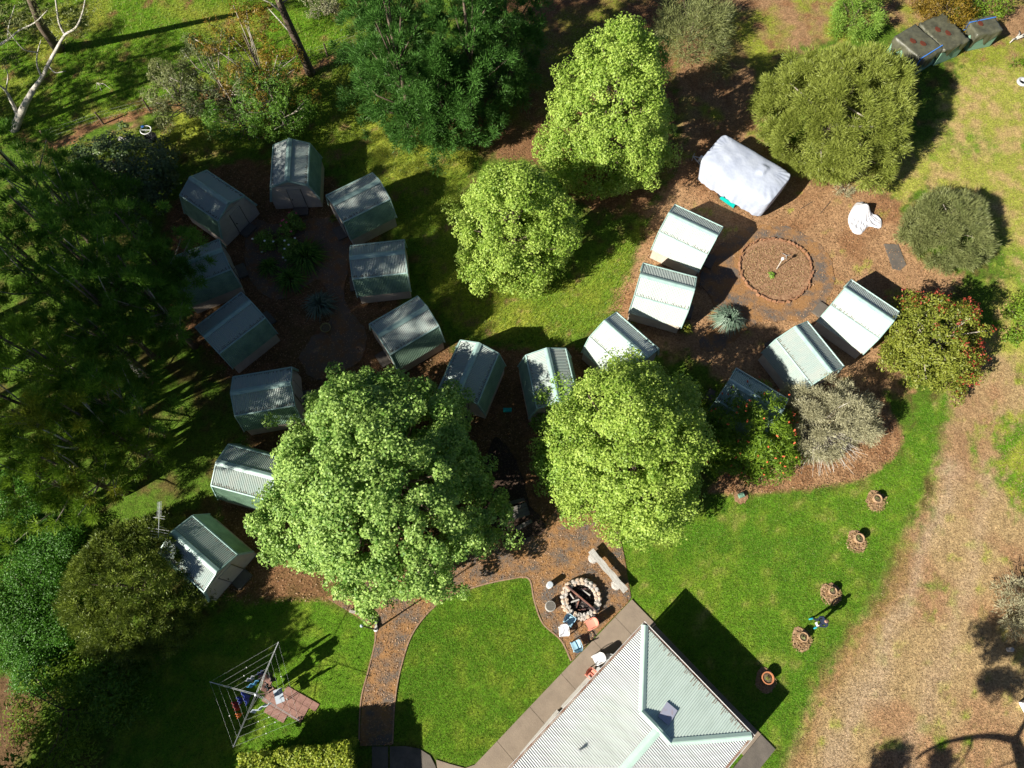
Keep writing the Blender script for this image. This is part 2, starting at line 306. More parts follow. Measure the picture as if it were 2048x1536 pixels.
def axis(lo, hi, st, far):
    a = np.arange(lo, hi+st/2, st); e = []; s = st*2; p = hi
    while p < far: p += s; e.append(p); s *= 1.5
    f = []; s = st*2; p = lo
    while p > -far: p -= s; f.append(p); s *= 1.5
    return np.concatenate([f[::-1], a, e])
gx = axis(-44, 45, 0.20, 600); gy = axis(-7, 52, 0.20, 600)
X, Y = np.meshgrid(gx, gy); P = np.c_[X.ravel(), Y.ravel()]
C, GM = zone_colour(P)
Z = (fbm(P[:, 0], P[:, 1], 0.8, 5, 3)-0.5)*0.06-0.03
Z = np.minimum(Z, -0.004)
me = bpy.data.meshes.new('ground')
nxg, nyg = len(gx), len(gy)
idx = np.arange(nxg*nyg).reshape(nyg, nxg)
Q = np.stack([idx[:-1, :-1], idx[:-1, 1:], idx[1:, 1:], idx[1:, :-1]], -1).reshape(-1, 4)
me.vertices.add(len(P)); me.vertices.foreach_set('co', np.c_[P, Z].astype(np.float32).ravel())
me.loops.add(Q.size); me.loops.foreach_set('vertex_index', Q.astype(np.int32).ravel())
me.polygons.add(len(Q)); me.polygons.foreach_set('loop_start', np.arange(0, Q.size, 4, dtype=np.int32)); me.polygons.foreach_set('loop_total', np.full(len(Q), 4, np.int32))
me.update(calc_edges=True)
ca = me.color_attributes.new('soil', 'FLOAT_COLOR', 'POINT'); ca.data.foreach_set('color', np.c_[C, GM].astype(np.float32).ravel())
gmat = bpy.data.materials.new('ground_cover'); gmat.use_nodes = True; t = gmat.node_tree; b = t.nodes['Principled BSDF']
b.inputs['Roughness'].default_value = 0.95; b.inputs['Specular IOR Level'].default_value = 0.1
at = t.nodes.new('ShaderNodeAttribute'); at.attribute_name = 'soil'
tc = t.nodes.new('ShaderNodeTexCoord')
def noise(sc, det=3, rough=0.6):
    n = t.nodes.new('ShaderNodeTexNoise'); n.inputs['Scale'].default_value = sc; n.inputs['Detail'].default_value = det; n.inputs['Roughness'].default_value = rough
    t.links.new(tc.outputs['Object'], n.inputs['Vector']); return n
na = noise(9, 6, 0.75); nb = noise(2.2, 5, 0.7)
mr = t.nodes.new('ShaderNodeMapRange'); mr.inputs[1].default_value = 0.33; mr.inputs[2].default_value = 0.67; mr.inputs[3].default_value = 0.45; mr.inputs[4].default_value = 1.65
t.links.new(na.outputs[0], mr.inputs[0])
mr2 = t.nodes.new('ShaderNodeMapRange'); mr2.inputs[1].default_value = 0.3; mr2.inputs[2].default_value = 0.7; mr2.inputs[3].default_value = 0.75; mr2.inputs[4].default_value = 1.3
t.links.new(nb.outputs[0], mr2.inputs[0])
mu = t.nodes.new('ShaderNodeMath'); mu.operation = 'MULTIPLY'; t.links.new(mr.outputs[0], mu.inputs[0]); t.links.new(mr2.outputs[0], mu.inputs[1])
vm = t.nodes.new('ShaderNodeVectorMath'); vm.operation = 'SCALE'; t.links.new(at.outputs['Color'], vm.inputs[0]); t.links.new(mu.outputs[0], vm.inputs['Scale'])
# hue flecks: dead straw and green mixed in
nc = noise(5.5, 8, 0.8)
mr3 = t.nodes.new('ShaderNodeMapRange'); mr3.inputs[1].default_value = 0.52; mr3.inputs[2].default_value = 0.68; mr3.inputs[4].default_value = 0.30
t.links.new(nc.outputs[0], mr3.inputs[0])
mxn = t.nodes.new('ShaderNodeMix'); mxn.data_type = 'RGBA'; mxn.inputs[7].default_value = (0.27, 0.21, 0.08, 1)
t.links.new(mr3.outputs[0], mxn.inputs[0]); t.links.new(vm.outputs[0], mxn.inputs[6]); t.links.new(mxn.outputs[2], b.inputs['Base Color'])
bp = t.nodes.new('ShaderNodeBump'); bp.inputs['Strength'].default_value = 0.9; bp.inputs['Distance'].default_value = 0.06
nd = noise(14, 4, 0.7); t.links.new(nd.outputs[0], bp.inputs['Height']); t.links.new(bp.outputs[0], b.inputs['Normal'])
me.materials.append(gmat)
go = bpy.data.objects.new('ground', me); COL.objects.link(go); go['kind'] = 'structure'

# ------------------------------------------------------------------ paths, slabs, beds
def sheet(name, pts, z, m, parent=None, smooth=True, rough_edge=0.0, zb=-0.08):
    p = spline(PW(pts), 8) if smooth else PW(pts)
    if rough_edge:
        k = np.arange(len(p)); p = p+np.c_[np.sin(k*2.3)+np.sin(k*0.9+1), np.cos(k*1.7)+np.sin(k*1.1)]*rough_edge
    return MB().poly(p, zb, z).build(name, m, parent)
PATH = [(930, 1085), (1010, 1062), (1085, 1052), (1120, 1010), (1190, 1000), (1235, 1050), (1250, 1120), (1262, 1195), (1255, 1206), (1200, 1262), (1145, 1322), (1124, 1282), (1088, 1247), (1070, 1202), (1058, 1156), (1020, 1156), (950, 1172), (880, 1202), (826, 1260), (801, 1330), (788, 1400), (784, 1490), (720, 1492), (724, 1400), (738, 1340), (750, 1288), (748, 1256), (700, 1225), (650, 1195), (740, 1160), (840, 1140), (880, 1110)]
p = sheet('path', PATH, 0.012, BITUMEN, smooth=False); p['kind'] = 'structure'
RINGPATH = [(1455, 480), (1500, 455), (1560, 450), (1610, 470), (1650, 500), (1668, 545), (1655, 600), (1600, 640), (1520, 645), (1440, 700), (1400, 690), (1430, 620), (1400, 560), (1420, 510)]
p = sheet('path', RINGPATH, 0.010, BITUMEN, rough_edge=0.05); p['kind'] = 'structure'
SHADEP = [(510, 440), (560, 450), (640, 435), (690, 450), (700, 500), (690, 600), (730, 660), (720, 720), (640, 760), (600, 720), (620, 680), (660, 640), (640, 560), (560, 600), (500, 560), (490, 480)]
p = sheet('path', SHADEP, 0.014, SHADEPATH, rough_edge=0.04); p['kind'] = 'structure'
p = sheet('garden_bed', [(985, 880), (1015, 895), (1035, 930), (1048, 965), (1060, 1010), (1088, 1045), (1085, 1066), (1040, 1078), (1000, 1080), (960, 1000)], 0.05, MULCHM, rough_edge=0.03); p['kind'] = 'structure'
slab = sheet('stone_slab', [(1768, 488), (1796, 489), (1812, 530), (1800, 541), (1785, 537)], 0.03, CONCD, smooth=False)
tag(slab, 'flat grey slab lying in dry grass between the white heap and the olive bush', 'slab')
# edging strips along path (a run of thin timber lengths)
def edging(pts, label):
    e = thing('path_edging', label, 'edging')
    line = ospline(PW(pts), 6); acc = [line[0]]; L = 0
    run = []
    for i in range(1, len(line)):
        run.append(line[i-1])
        L += np.linalg.norm(line[i]-line[i-1])
        if L > 0.9 or i == len(line)-1:
            run.append(line[i]); q = np.array(run); tt = np.gradient(q, axis=0); tt /= np.linalg.norm(tt, axis=1)[:, None]; nn = np.c_[-tt[:, 1], tt[:, 0]]*0.035
            hh = 0.04+rng.uniform(-0.015, 0.015)
            a = q+nn; c = q-nn
            rows = [np.c_[a, np.full(len(q), -0.05)], np.c_[a, np.full(len(q), hh)], np.c_[c, np.full(len(q), hh)], np.c_[c, np.full(len(q), -0.05)]]
            MB().strip(rows).build('edging_length', EDGE, e); run = []; L = 0
    return e
edging([(785, 1488), (790, 1400), (803, 1330), (828, 1262), (880, 1204), (950, 1174), (1020, 1158), (1057, 1157), (1068, 1200), (1085, 1246), (1122, 1281), (1142, 1322)], 'low timber edging curving round the oval lawn beside the path')
edging([(718, 1480), (722, 1400), (737, 1340), (749, 1290), (752, 1262)], 'low timber edging between the clothesline lawn and the path')

# ------------------------------------------------------------------ hall (large building)
A0 = U(1289.5, 1250, 2.2); B0 = U(1502.8, 1471.5, 2.2)
wv = (B0-A0)[:2]; BW = float(np.hypot(*wv)); wv /= BW; ang = math.atan2(wv[1], wv[0])
# local: +x = along the gutter of the hip end, -y = away along the hall
LEN = 14.0; EZ = 2.2
hall = thing('hall', 'large hall with pale corrugated hip roof beside the fire pit', 'building', (A0[0], A0[1], 0), ang)
def corr(p00, p10, p01, p11, pitch, amp, up=(0, 0, 1)):
    """sheet between edge p00-p10 (ribs march along it) and p01-p11"""
    p00, p10, p01, p11 = map(lambda q: np.array(q, float), (p00, p10, p01, p11))
    L = max(np.linalg.norm(p10-p00), np.linalg.norm(p11-p01)); n = max(2, int(round(L/pitch))*4)
    u = np.linspace(0, 1, n+1)[:, None]
    nrm = np.cross(p10-p00+(p11-p01), (p01-p00)+(p11-p10)); nrm /= np.linalg.norm(nrm)
    if nrm@np.array(up) < 0: nrm = -nrm
    w = np.tile([0, 1, 0, -1], n//4+1)[:n+1][:, None]*amp
    return [p00+(p10-p00)*u+nrm*w, p01+(p11-p01)*u+nrm*w]
def tri_corr(edge0, edge1, apex_fn, pitch, amp, nrm):
    rows0, rows1 = [], []
    L = np.linalg.norm(np.array(edge1)-edge0); n = int(round(L/pitch))*4
    for i in range(n+1):
        u = i/n; q = np.array(edge0)+(np.array(edge1)-edge0)*u; w = [0, 1, 0, -1][i % 4]*amp
        rows0.append(q+nrm*w); rows1.append(apex_fn(u)+nrm*w)
    return [rows0, rows1]
gN, gA, gB = 3.16, 2.50, 4.28; RW = BW/2; S = 0.32
ZG = EZ+S*gA; ZR = EZ+S*RW
def left_top(u):                                  # along left gutter from corner y=0 to y=-LEN
    y = -LEN*u
    return np.array([gA*(-y)/gN, y, EZ+S*gA*(-y)/gN]) if -y < gN else np.array([RW, y, ZR])
nl = np.array([-S, 0, 1]); nl /= np.linalg.norm(nl)
def right_top(u):
    y = -LEN*u
    return np.array([BW-(BW-gB)*(-y)/gN, y, EZ+S*(BW-gB)*(-y)/gN]) if -y < gN else np.array([RW, y, ZR])
nr = np.array([S, 0, 1]); nr /= np.linalg.norm(nr)
MB().strip(tri_corr((0, 0, EZ), (0, -LEN, EZ), left_top, 0.105, 0.027, nl)).build('roof_slope', BROOF, hall)
MB().strip(tri_corr((BW, 0, EZ), (BW, -LEN, EZ), right_top, 0.105, 0.022, nr)).build('roof_slope', BROOF, hall)
def hip_top(u):
    x = BW*u
    if x < gA: return np.array([x, -gN*x/gA, EZ+(ZG-EZ)*x/gA])
    if x > gB: return np.array([x, -gN*(BW-x)/(BW-gB), EZ+(ZG-EZ)*(BW-x)/(BW-gB)])
    return np.array([x, -gN, ZG])
nh = np.array([0, (ZG-EZ)/gN, 1]); nh /= np.linalg.norm(nh)
MB().strip(tri_corr((0, 0, EZ), (BW, 0, EZ), hip_top, 0.105, 0.014, nh)).build('hip_slope', BHIP, hall)
MB().add([(gA, -gN, ZG), (gB, -gN, ZG), (RW, -gN, ZR), (gA, -gN-0.06, ZG), (gB, -gN-0.06, ZG), (RW, -gN-0.06, ZR)], [(0, 1, 2), (3, 5, 4), (0, 3, 4, 1), (1, 4, 5, 2), (2, 5, 3, 0)]).build('gablet', BHIP, hall)
def cap(a, b, w, name='ridge_cap', m=BCAP, h=0.05, parent=None):
    a = np.array(a, float); b = np.array(b, float); d = b-a; d /= np.linalg.norm(d); s = np.cross(d, (0, 0, 1)); s /= np.linalg.norm(s); s *= w/2
    r = lambda q: [q-s-np.array([0, 0, 0.03]), q-s*0.15+np.array([0, 0, h]), q+s*0.15+np.array([0, 0, h]), q+s-np.array([0, 0, 0.03])]
    return MB().strip([r(a), r(b)]).build(name, m, parent)
cap((0, 0, EZ+.03), (gA, -gN, ZG+.03), 0.36, 'hip_cap', parent=hall); cap((BW, 0, EZ+.03), (gB, -gN, ZG+.03), 0.36, 'hip_cap', parent=hall)
cap((RW, -gN+0.1, ZR+.03), (RW, -LEN, ZR+.03), 0.42, 'ridge_cap', parent=hall)
cap((gA-0.05, -gN, ZG+.05), (RW, -gN, ZR+.07), 0.30, 'gablet_cap', parent=hall); cap((gB+0.05, -gN, ZG+.05), (RW, -gN, ZR+.07), 0.30, 'gablet_cap', parent=hall)
def gutter(a, b, out):
    a = np.array(a, float); b = np.array(b, float); o = np.array(out, float)
    r = lambda q: [q+np.array([0, 0, .0]), q+np.array([0, 0, -.09]), q+o*.12+np.array([0, 0, -.09]), q+o*.12+np.array([0, 0, .02]), q+o*.135+np.array([0, 0, .02])]
    MB().strip([r(a), r(b)]).build('gutter', WHITE, hall)
    MB().box((a+b)/2+o*.06+np.array([0, 0, -.06]), (abs((b-a)[0])+.1*abs(o[0]), abs((b-a)[1])+.1*abs(o[1]), 0.03)).build('gutter_litter', RUST, hall)
gutter((0, 0.02, EZ-.02), (0, -LEN, EZ-.02), (-1, 0, 0)); gutter((BW, -LEN, EZ-.02), (BW, 0.02, EZ-.02), (1, 0, 0)); gutter((-.13, 0.0, EZ-.02), (BW+.13, 0.0, EZ-.02), (0, 1, 0))
MB().box((BW/2, -LEN/2-.3, 1.06), (BW-1.2, LEN-.6, 2.12)).build('wall', WALL, hall)
MB().box((BW/2, -LEN/2, 2.10), (BW-.1, LEN-.1, 0.04)).build('soffit', WHITE, hall)
hs = (ZG-EZ)/gN
vx, vy = 3.42, -2.28
v = MB().box((vx, vy, EZ-vy*hs+0.05), (0.62, 0.85, 0.05), rz=0.12, rx=-math.atan(hs)); v.build('skylight', LILAC, hall)
tk = MB()
for k in range(66):
    if rng.uniform() < .6:
        x = .3+k*.0984; l_ = rng.uniform(.05, .32)*(1.2 if k > 30 else .8); y = -l_/2-.02; tk.box((x, y, EZ-y*hs+.010), (.03, l_, .012), rx=-math.atan(hs))
tk.build('gutter_leaves', RUST, hall)['kind'] = 'stuff'
pp = MB().lathe([(.05, 0), (.05, .32), (.08, .34), (.08, .40), (.01, .42)], (1.6, -6.5, EZ+S*1.6-.05), 10).build('vent_pipe', CH_GREY, hall)
# walk of separate slabs round the hall
walk = thing('concrete_path', 'pale concrete slab path running along the hall beside the fire pit', 'path', (A0[0], A0[1], 0), ang)
walk['kind'] = 'structure'
walk.pop('category', None) if hasattr(walk, 'pop') else None
def to_hall(px, py):
    q = U(px, py)[:2]-A0[:2]; return np.array([q@wv, q@np.array([-wv[1], wv[0]])])
c1 = to_hall(1262, 1197); c2 = to_hall(1120, 1353); WX = (c1[0]+c2[0])/2; YT = c1[1]
YS = [YT, -0.5, -2.2, -4.6, -6.9, -9.2, -11.5, -14]
for i in range(len(YS)-1):
    a, bb = YS[i], YS[i+1]
    MB().box(((WX+0.6)/2, (a+bb)/2, 0.0), (0.6-WX-0.004, a-bb-0.018, 0.11)).build('concrete_slab', CONC, walk)
XS = [0.62, 2.6, 5.0, 7.2, 7.2+0.95]; YE = to_hall(1310, 1250)[1]
XE = to_hall(1548, 1502)[0]
XS = [0.62, 2.8, 5.2, XE-0.95, XE]
for i in range(len(XS)-1):
    y1 = YE; y0 = -0.62 if i < len(XS)-2 else -1.6
    MB().box(((XS[i]+XS[i+1])/2, (y1+y0)/2, -0.005), (XS[i+1]-XS[i]-0.018, y1-y0, 0.11)).build('concrete_slab', CONCD if i > 2 else CONC, walk)
s1 = sheet('paving', [(744, 1493), (776, 1493), (776, 1640), (744, 1640)], 0.03, CONCD, smooth=False); s1['kind'] = 'structure'
s2 = sheet('paving', [(780, 1493), (810, 1492), (838, 1497), (860, 1511), (870, 1530), (880, 1560), (880, 1640), (780, 1640)], 0.03, CONCD, smooth=False); s2['kind'] = 'structure'
s3 = sheet('paving', [(872, 1519), (900, 1528), (930, 1536), (960, 1526), (982, 1510), (1000, 1560), (890, 1640)], 0.025, CONC, smooth=False); s3['kind'] = 'structure'

# ------------------------------------------------------------------ sheds
LH, WB, WE, WG, ZRS, ZB, ZE, LG = 1.68, 1.17, 1.617, 1.555, 2.951, 2.434, 0.964, 1.574
def make_shed():
    r = thing('shed', 'x', 'shed')
    # +x = door end
    def slope(y0, z0, y1, z1, m, name='roof_sheet', amp=0.022):
        MB().strip(corr((-LH+.03, y0, z0), (LH-.03, y0, z0), (-LH+.03, y1, z1), (LH-.03, y1, z1), 0.098, amp, (0, np.sign(y0+y1), 1))).build(name, m, r)
    for s in (1, -1):
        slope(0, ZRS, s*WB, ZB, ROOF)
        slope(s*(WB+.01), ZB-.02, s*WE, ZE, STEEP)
    cap((-LH, 0, ZRS+.035), (LH, 0, ZRS+.035), 0.34, 'ridge_cap', CAP, 0.05, r)
    for s in (1, -1): 
        MB().box((0, s*(WB+.015), ZB+.01), (2*LH, 0.075, 0.075), rx=-s*.6).build('break_flashing', CAP, r)
        for e in (1, -1):
            x = e*(LH-.01)
            for (ya, za, yb, zb_) in ((0, ZRS, s*WB, ZB), (s*WB, ZB, s*WE, ZE)):
                L = math.hypot(yb-ya, zb_-za); MB().box((x, (ya+yb)/2, (za+zb_)/2-.02), (0.05, L, 0.13), rx=math.atan2(zb_-za, yb-ya)).build('barge_board', CAP, r)
    # body: core prism + lapped boards
    prof = [(-WG, 0), (WG, 0), (WG, 1.06), (WB-.03, ZB-.07), (0, ZRS-.09), (-WB+.03, ZB-.07), (-WG, 1.06)]
    w = MB(); n = len(prof)
    w.add([(x, y, z) for x in (-LG+.02, LG-.02) for y, z in prof], [tuple(range(n)), tuple(range(2*n-1, n-1, -1))]+[(i, (i+1) % n, (i+1) % n+n, i+n) for i in range(n)])
    H = 0.133
    def halfw(z):
        if z <= 1.06: return WG
        if z <= ZB-.07: return WG+(WB-.03-WG)*(z-1.06)/(ZB-.07-1.06)
        return max(0.02, (WB-.03)*(ZRS-.09-z)/(ZRS-.09-ZB+.07))
    z = 0.0
    while z < ZB-.12:
        z2 = min(z+H, ZB-.08)
        for e in (1, -1):
            a, c = halfw(z), halfw(z2); x0, x1 = e*(LG+.015), e*(LG-.015)
            w.add([(x0, -a, z), (x0, a, z), (x1, c, z2), (x1, -c, z2), (x1, -a, z), (x1, a, z)], [(0, 1, 2, 3), (0, 4, 5, 1)])
            if z2 <= 1.07:
                y0, y1 = e*(WG+.022), e*(WG-.005)
                w.add([(-LG, y0, z), (LG, y0, z), (LG, y1, z2), (-LG, y1, z2), (-LG, y1, z), (LG, y1, z)], [(0, 1, 2, 3), (0, 4, 5, 1)])
        z = z2
    for e in (1, -1):                                # upright strips in the gable top
        for k in range(-8, 9):
            y = k*0.125; zt = ZB-.07+(ZRS-.09-(ZB-.07))*(1-abs(y)/(WB-.03))-.02
            if zt > ZB-.02: w.box((e*(LG+.0), y, (ZB-.07+zt)/2), (0.03, 0.09, zt-(ZB-.07)))
    w.build('wall', WALL, r)
    MB().box((LG+.02, 0, ZB-.085), (0.05, 2*WB-.1, 0.05)).build('beam', DOOR, r)
    d = MB().box((LG+.035, 0.12, 1.02), (0.04, 0.84, 1.98)).build('door', DOOR, r)
    MB().tube([(LG+.06, -.2, 1.0), (LG+.12, -.2, 1.0)], 0.035, 8).build('handle', DARK, d)
    MB().box((LG+.030, 0.57, 1.02), (0.05, 0.03, 2.0)).build('door_jamb', DOORJ, r); MB().box((LG+.030, -.33, 1.02), (0.05, 0.03, 2.0)).build('door_jamb', DOORJ, r)
    MB().box((LG+.36, 0.12, 0.07), (0.6, 1.0, 0.14)).build('step', CONCD, r)
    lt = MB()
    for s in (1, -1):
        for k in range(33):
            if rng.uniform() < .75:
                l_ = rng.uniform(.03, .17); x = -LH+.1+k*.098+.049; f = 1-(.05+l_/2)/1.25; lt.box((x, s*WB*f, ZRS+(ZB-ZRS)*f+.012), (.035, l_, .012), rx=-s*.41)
    lt.build('rib_end_shadow', SOIL_AND_SHADE, r)['kind'] = 'stuff'  # dark boxes painting the shadows of the rib ends under the flashing
    return r
SHEDS = [
 ((378.9, 354.2), (457.8, 407.7), 'green gambrel shed with closed grey door, just left of the topmost shed', 0),
 ((578.9, 276.9), (573.75, 363.1), 'green gambrel shed showing its whole door front, topmost shed of the left circle', 0),
 ((760.3, 361.3), (665, 408.1), 'green gambrel shed with a concrete step at its left, lower right of the topmost shed', 0),
 ((811.1, 503.4), (697.8, 515.9), 'green gambrel shed lying almost level, right side of the dark flower bed', 0),
 ((854.6, 613.8), (756.2, 671.2), 'green gambrel shed just above the top of the biggest leafy tree', 0),
 ((958.5, 686.3), (914.8, 787.4), 'green gambrel shed with one bright stripe on its ridge, right of the biggest tree top', 0),
 ((342.5, 538.7), (437.5, 501.7), 'litter stained green shed with its left end under dark branches', 1),
 ((404.7, 675.3), (503.1, 600.1), 'brown stained green shed touching the corner of the branch-covered shed', 1),
 ((462, 786), (581, 766), 'green shed with littered roof, right end hidden by the upper left of the biggest tree', 1),
 ((432, 924.1), (550, 955), 'green shed mostly hidden behind the left edge of the biggest tree', 1),
 ((341.8, 1061.9), (436.3, 1145.1), 'dark green shed between the round olive bush and the biggest tree', 1),
 ((1093, 697.2), (1117, 803), 'upright standing green shed in shade at the left of the pale central tree', 0),
 ((1207.8, 641.1), (1294, 717), 'pale sunlit shed half covered by the top of the pale central tree', 0),
 ((1278.9, 549.5), (1390.5, 579.6), 'bright white-green shed with dark shadow wedge on its lower wall', 0),
 ((1337, 426.4), (1435.1, 472.7), 'bright white-green shed nearest to the covered caravan', 0),
 ((1788.8, 643.9), (1687.6, 575.5), 'bright pale shed touching the red tipped bush', 0),
 ((1663, 743.7), (1590.5, 653.4), 'teal shed dappled by leaf shade above the silver bush', 0),
 ((1559, 822), (1463, 764), 'teal shed half hidden behind the orange flowering bush', 0)]
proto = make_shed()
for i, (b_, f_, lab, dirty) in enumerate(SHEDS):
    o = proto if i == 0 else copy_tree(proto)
    pb = U(*b_, ZRS)[:2]; pf = U(*f_, ZRS)[:2]; m = (pb+pf)/2; d = pf-pb
    o.location = (m[0], m[1], 0); o.rotation_euler = (0, 0, math.atan2(d[1], d[0])); o['label'] = lab; o['group'] = 'gambrel roofed garden sheds'
    if i >= 12:
        for ch in o.children:
            if ch.name.startswith('roof_sheet'): ch.data = ch.data.copy(); ch.data.materials[0] = ROOF_SUNLIT if i < 16 else ROOFV[i % 4]
    elif not dirty:
        for ch in o.children:
            if ch.name.startswith('roof_sheet') and ch.data.materials[0] == ROOF: ch.data = ch.data.copy(); ch.data.materials[0] = ROOFV[i % 4]
    if dirty:
        for ch in o.children:
            if ch.name.startswith('roof_sheet') and ch.data.materials[0] == ROOF:
                ch.data = ch.data.copy(); ch.data.materials[0] = ROOF_D

# ------------------------------------------------------------------ vegetation machinery
def unit(a): return a/(np.linalg.norm(a, axis=-1, keepdims=True)+1e-9)
def leaves(cen, out, rc, nl, size, mode, up=0.5, spread=0.6, squash=0.85, tintc=0.25, tlo=0.0, thi=1.0):
    K = len(cen); n = int(nl); N = K*n
    ci = np.repeat(np.arange(K), n)
    d = unit(rng.normal(size=(N, 3))); r = np.asarray(rc)
    r = np.repeat(np.broadcast_to(r, (K,)), n)[:, None]
    tc_ = rng.uniform(0, 1, K)[ci]
    tint = np.clip(tlo+(thi-tlo)*(tintc*tc_+(1-tintc)*rng.uniform(0, 1, N)), 0, 1)
    O = out[ci]; UP = np.array([0, 0, 1.])
    L = size[0]*rng.uniform(0.7, 1.3, (N, 1)); Wd = size[1]*rng.uniform(0.7, 1.3, (N, 1))
    if mode == 'leaf':
        q = rng.uniform(0.25, 1, (N, 1))**0.5
        pos = cen[ci]+d*q*r*np.array([1, 1, squash])
        nrm = unit(d*0.5+O*0.4+UP*up+rng.normal(size=(N, 3))*spread)
        ax = unit(np.cross(nrm, rng.normal(size=(N, 3)))); sd = np.cross(nrm, ax)
        base = pos-ax*L*.5; tip = pos+ax*L*.5; fold = nrm*Wd*0.18
        V = np.stack([base, pos+sd*Wd*.5+fold, tip-nrm*L*.10, pos-sd*Wd*.5+fold], 1)
        return V.reshape(-1, 3), 4, tint
    ax = unit(d*0.7+O*0.6+UP*up+rng.normal(size=(N, 3))*spread)
    pos = cen[ci]+unit(ax+d*0.5)*rng.uniform(0.1, 1, (N, 1))*r*0.9+rng.normal(size=(N, 3))*r*0.12
    sd = unit(np.cross(ax, rng.normal(size=(N, 3))))*Wd*.5
    V = np.stack([pos-sd, pos+sd, pos+ax*L], 1)
    return V.reshape(-1, 3), 3, tint
LOBE = 0.20
def crown_points(K, R, z0, z1, shape, fill=0.2, lump=0.14, seed=0, ell=(1, 1, 0), LOBE=.2):
    t = rng.uniform(0, 1, K*4); 
    f = {'round': lambda t: np.sqrt(np.clip(1-(2*t-1)**2, 0, 1)), 'dome': lambda t: np.sqrt(np.clip(1-t**2, 0, 1))*np.clip(0.72+t*1.3, 0, 1),
         'cone': lambda t: np.clip(1-t, 0, 1)**0.75*np.clip(0.75+t*3, 0, 1), 'egg': lambda t: np.clip(1-t**1.8, 0, 1)**0.65*np.clip(0.7+2.0*t, 0, 1)}[shape]
    rr = f(t); keep = rng.uniform(0, 1, len(t)) < (rr*0.8+0.25); t = t[keep][:K]; rr = rr[keep][:K]
    a = rng.uniform(0, 2*PI, len(t))
    ph = seed*1.7
    lum = 1+lump*(np.sin(a*3+ph+t*4)+0.7*np.sin(a*5+2*ph-t*6)+0.5*np.sin(a*9+t*9+ph))
    rl = np.random.default_rng(seed*7+3); M_ = 26; la = rl.uniform(0, 2*PI, M_); lt_ = rl.uniform(0, 1, M_)**1.1
    dA = np.abs((a[:, None]-la[None]+PI) % (2*PI)-PI)*np.maximum(rr[:, None], .3); dT = (t[:, None]-lt_[None])*1.5
    bump = np.exp(-(dA**2+dT**2)/.055).max(1)
    lum = lum*(1-LOBE+LOBE*1.35*bump)
    q = np.where(rng.uniform(0, 1, len(t)) < fill, rng.uniform(0.25, 0.85, len(t)), rng.uniform(0.86, 1.04, len(t)))
    q = np.where(rng.uniform(0, 1, len(t)) < .07, rng.uniform(1.04, 1.15, len(t)), q)
    r = R*1.09*rr*lum*q
    ex, ey, er = ell
    x = r*np.cos(a)*ex; y = r*np.sin(a)*ey; x, y = x*math.cos(er)-y*math.sin(er), x*math.sin(er)+y*math.cos(er)
    z = z0+(z1-z0)*t*np.where(q < 0.85, 0.9, 1)
    P = np.c_[x, y, z]
    c = np.array([0, 0, z0+(z1-z0)*0.35]); O = unit((P-c)*np.array([1/R, 1/R, 1.6/(z1-z0)]))
    P[:, 2] = np.where(bump < .35, P[:, 2]-.05*(z1-z0), P[:, 2])
    return P, O
def trunk_and_limbs(par, h, r0, targets, m, nl=10, lean=(0, 0), twig=None, rt=0.04):
    mb = MB(); top = np.array([lean[0], lean[1], h])
    pts = [np.array([0, 0, -0.05])+top*s*np.array([1, 1, 1])+np.array([math.sin(s*5)*.08*h/6, math.cos(s*4)*.06*h/6, 0])*(s > 0) for s in (0, .05, .3, .6, 1)]
    mb.tube(pts, [r0*1.5, r0*1.1, r0*.85, r0*.6, r0*.3], 9)
    mb.build('trunk', m, par, True)
    if len(targets):
        sel = targets[rng.choice(len(targets), min(nl, len(targets)), replace=False)]
        lb = MB()
        for q in sel:
            s = np.clip((q[2]/max(h, .1))*rng.uniform(0.35, 0.7), 0.12, 0.95); a = top*s
            mid = (a+q)/2+np.array([0, 0, -0.1])+rng.normal(0, .12, 3)
            lb.tube([a, mid, q], [r0*.4, r0*.25+.005, rt*.6], 5)
        lb.build('limb', twig or m, par, True)
def tree(name, label, px, py, zc, R, z0, z1, shape, K, rc, nl, size, lmat, mode='leaf', cat='tree', bark=BARK, limbs=14, group=None, seed=0, up=.5, spread=.6, fill=.2, lump=.14, ell=(1, 1, 0), tr=None, squash=.85, tintc=.38, lean=None, loc=None, twig=None, lobe=.2):
    g = U(px, py, zc) if loc is None else np.array(loc, float)
    o = thing(name, label, cat, (g[0], g[1], 0), 0, group)
    P_, O_ = crown_points(K, R, z0, z1, shape, fill, lump, seed, ell, lobe)
    if lean is not None: P_[:, :2] += np.array(lean)*(P_[:, 2:3]/z1)
    rcs = rc*rng.uniform(0.7, 1.3, len(P_))
    V, k, ti = leaves(P_, O_, rcs, nl, size, mode, up, spread, squash, tintc)
    fast_mesh('crown', V, k, lmat, o, ti)
    trunk_and_limbs(o, z1*0.8, tr or R*0.045+.04, P_, bark, limbs, (0, 0) if lean is None else lean, twig)
    return o, P_, O_

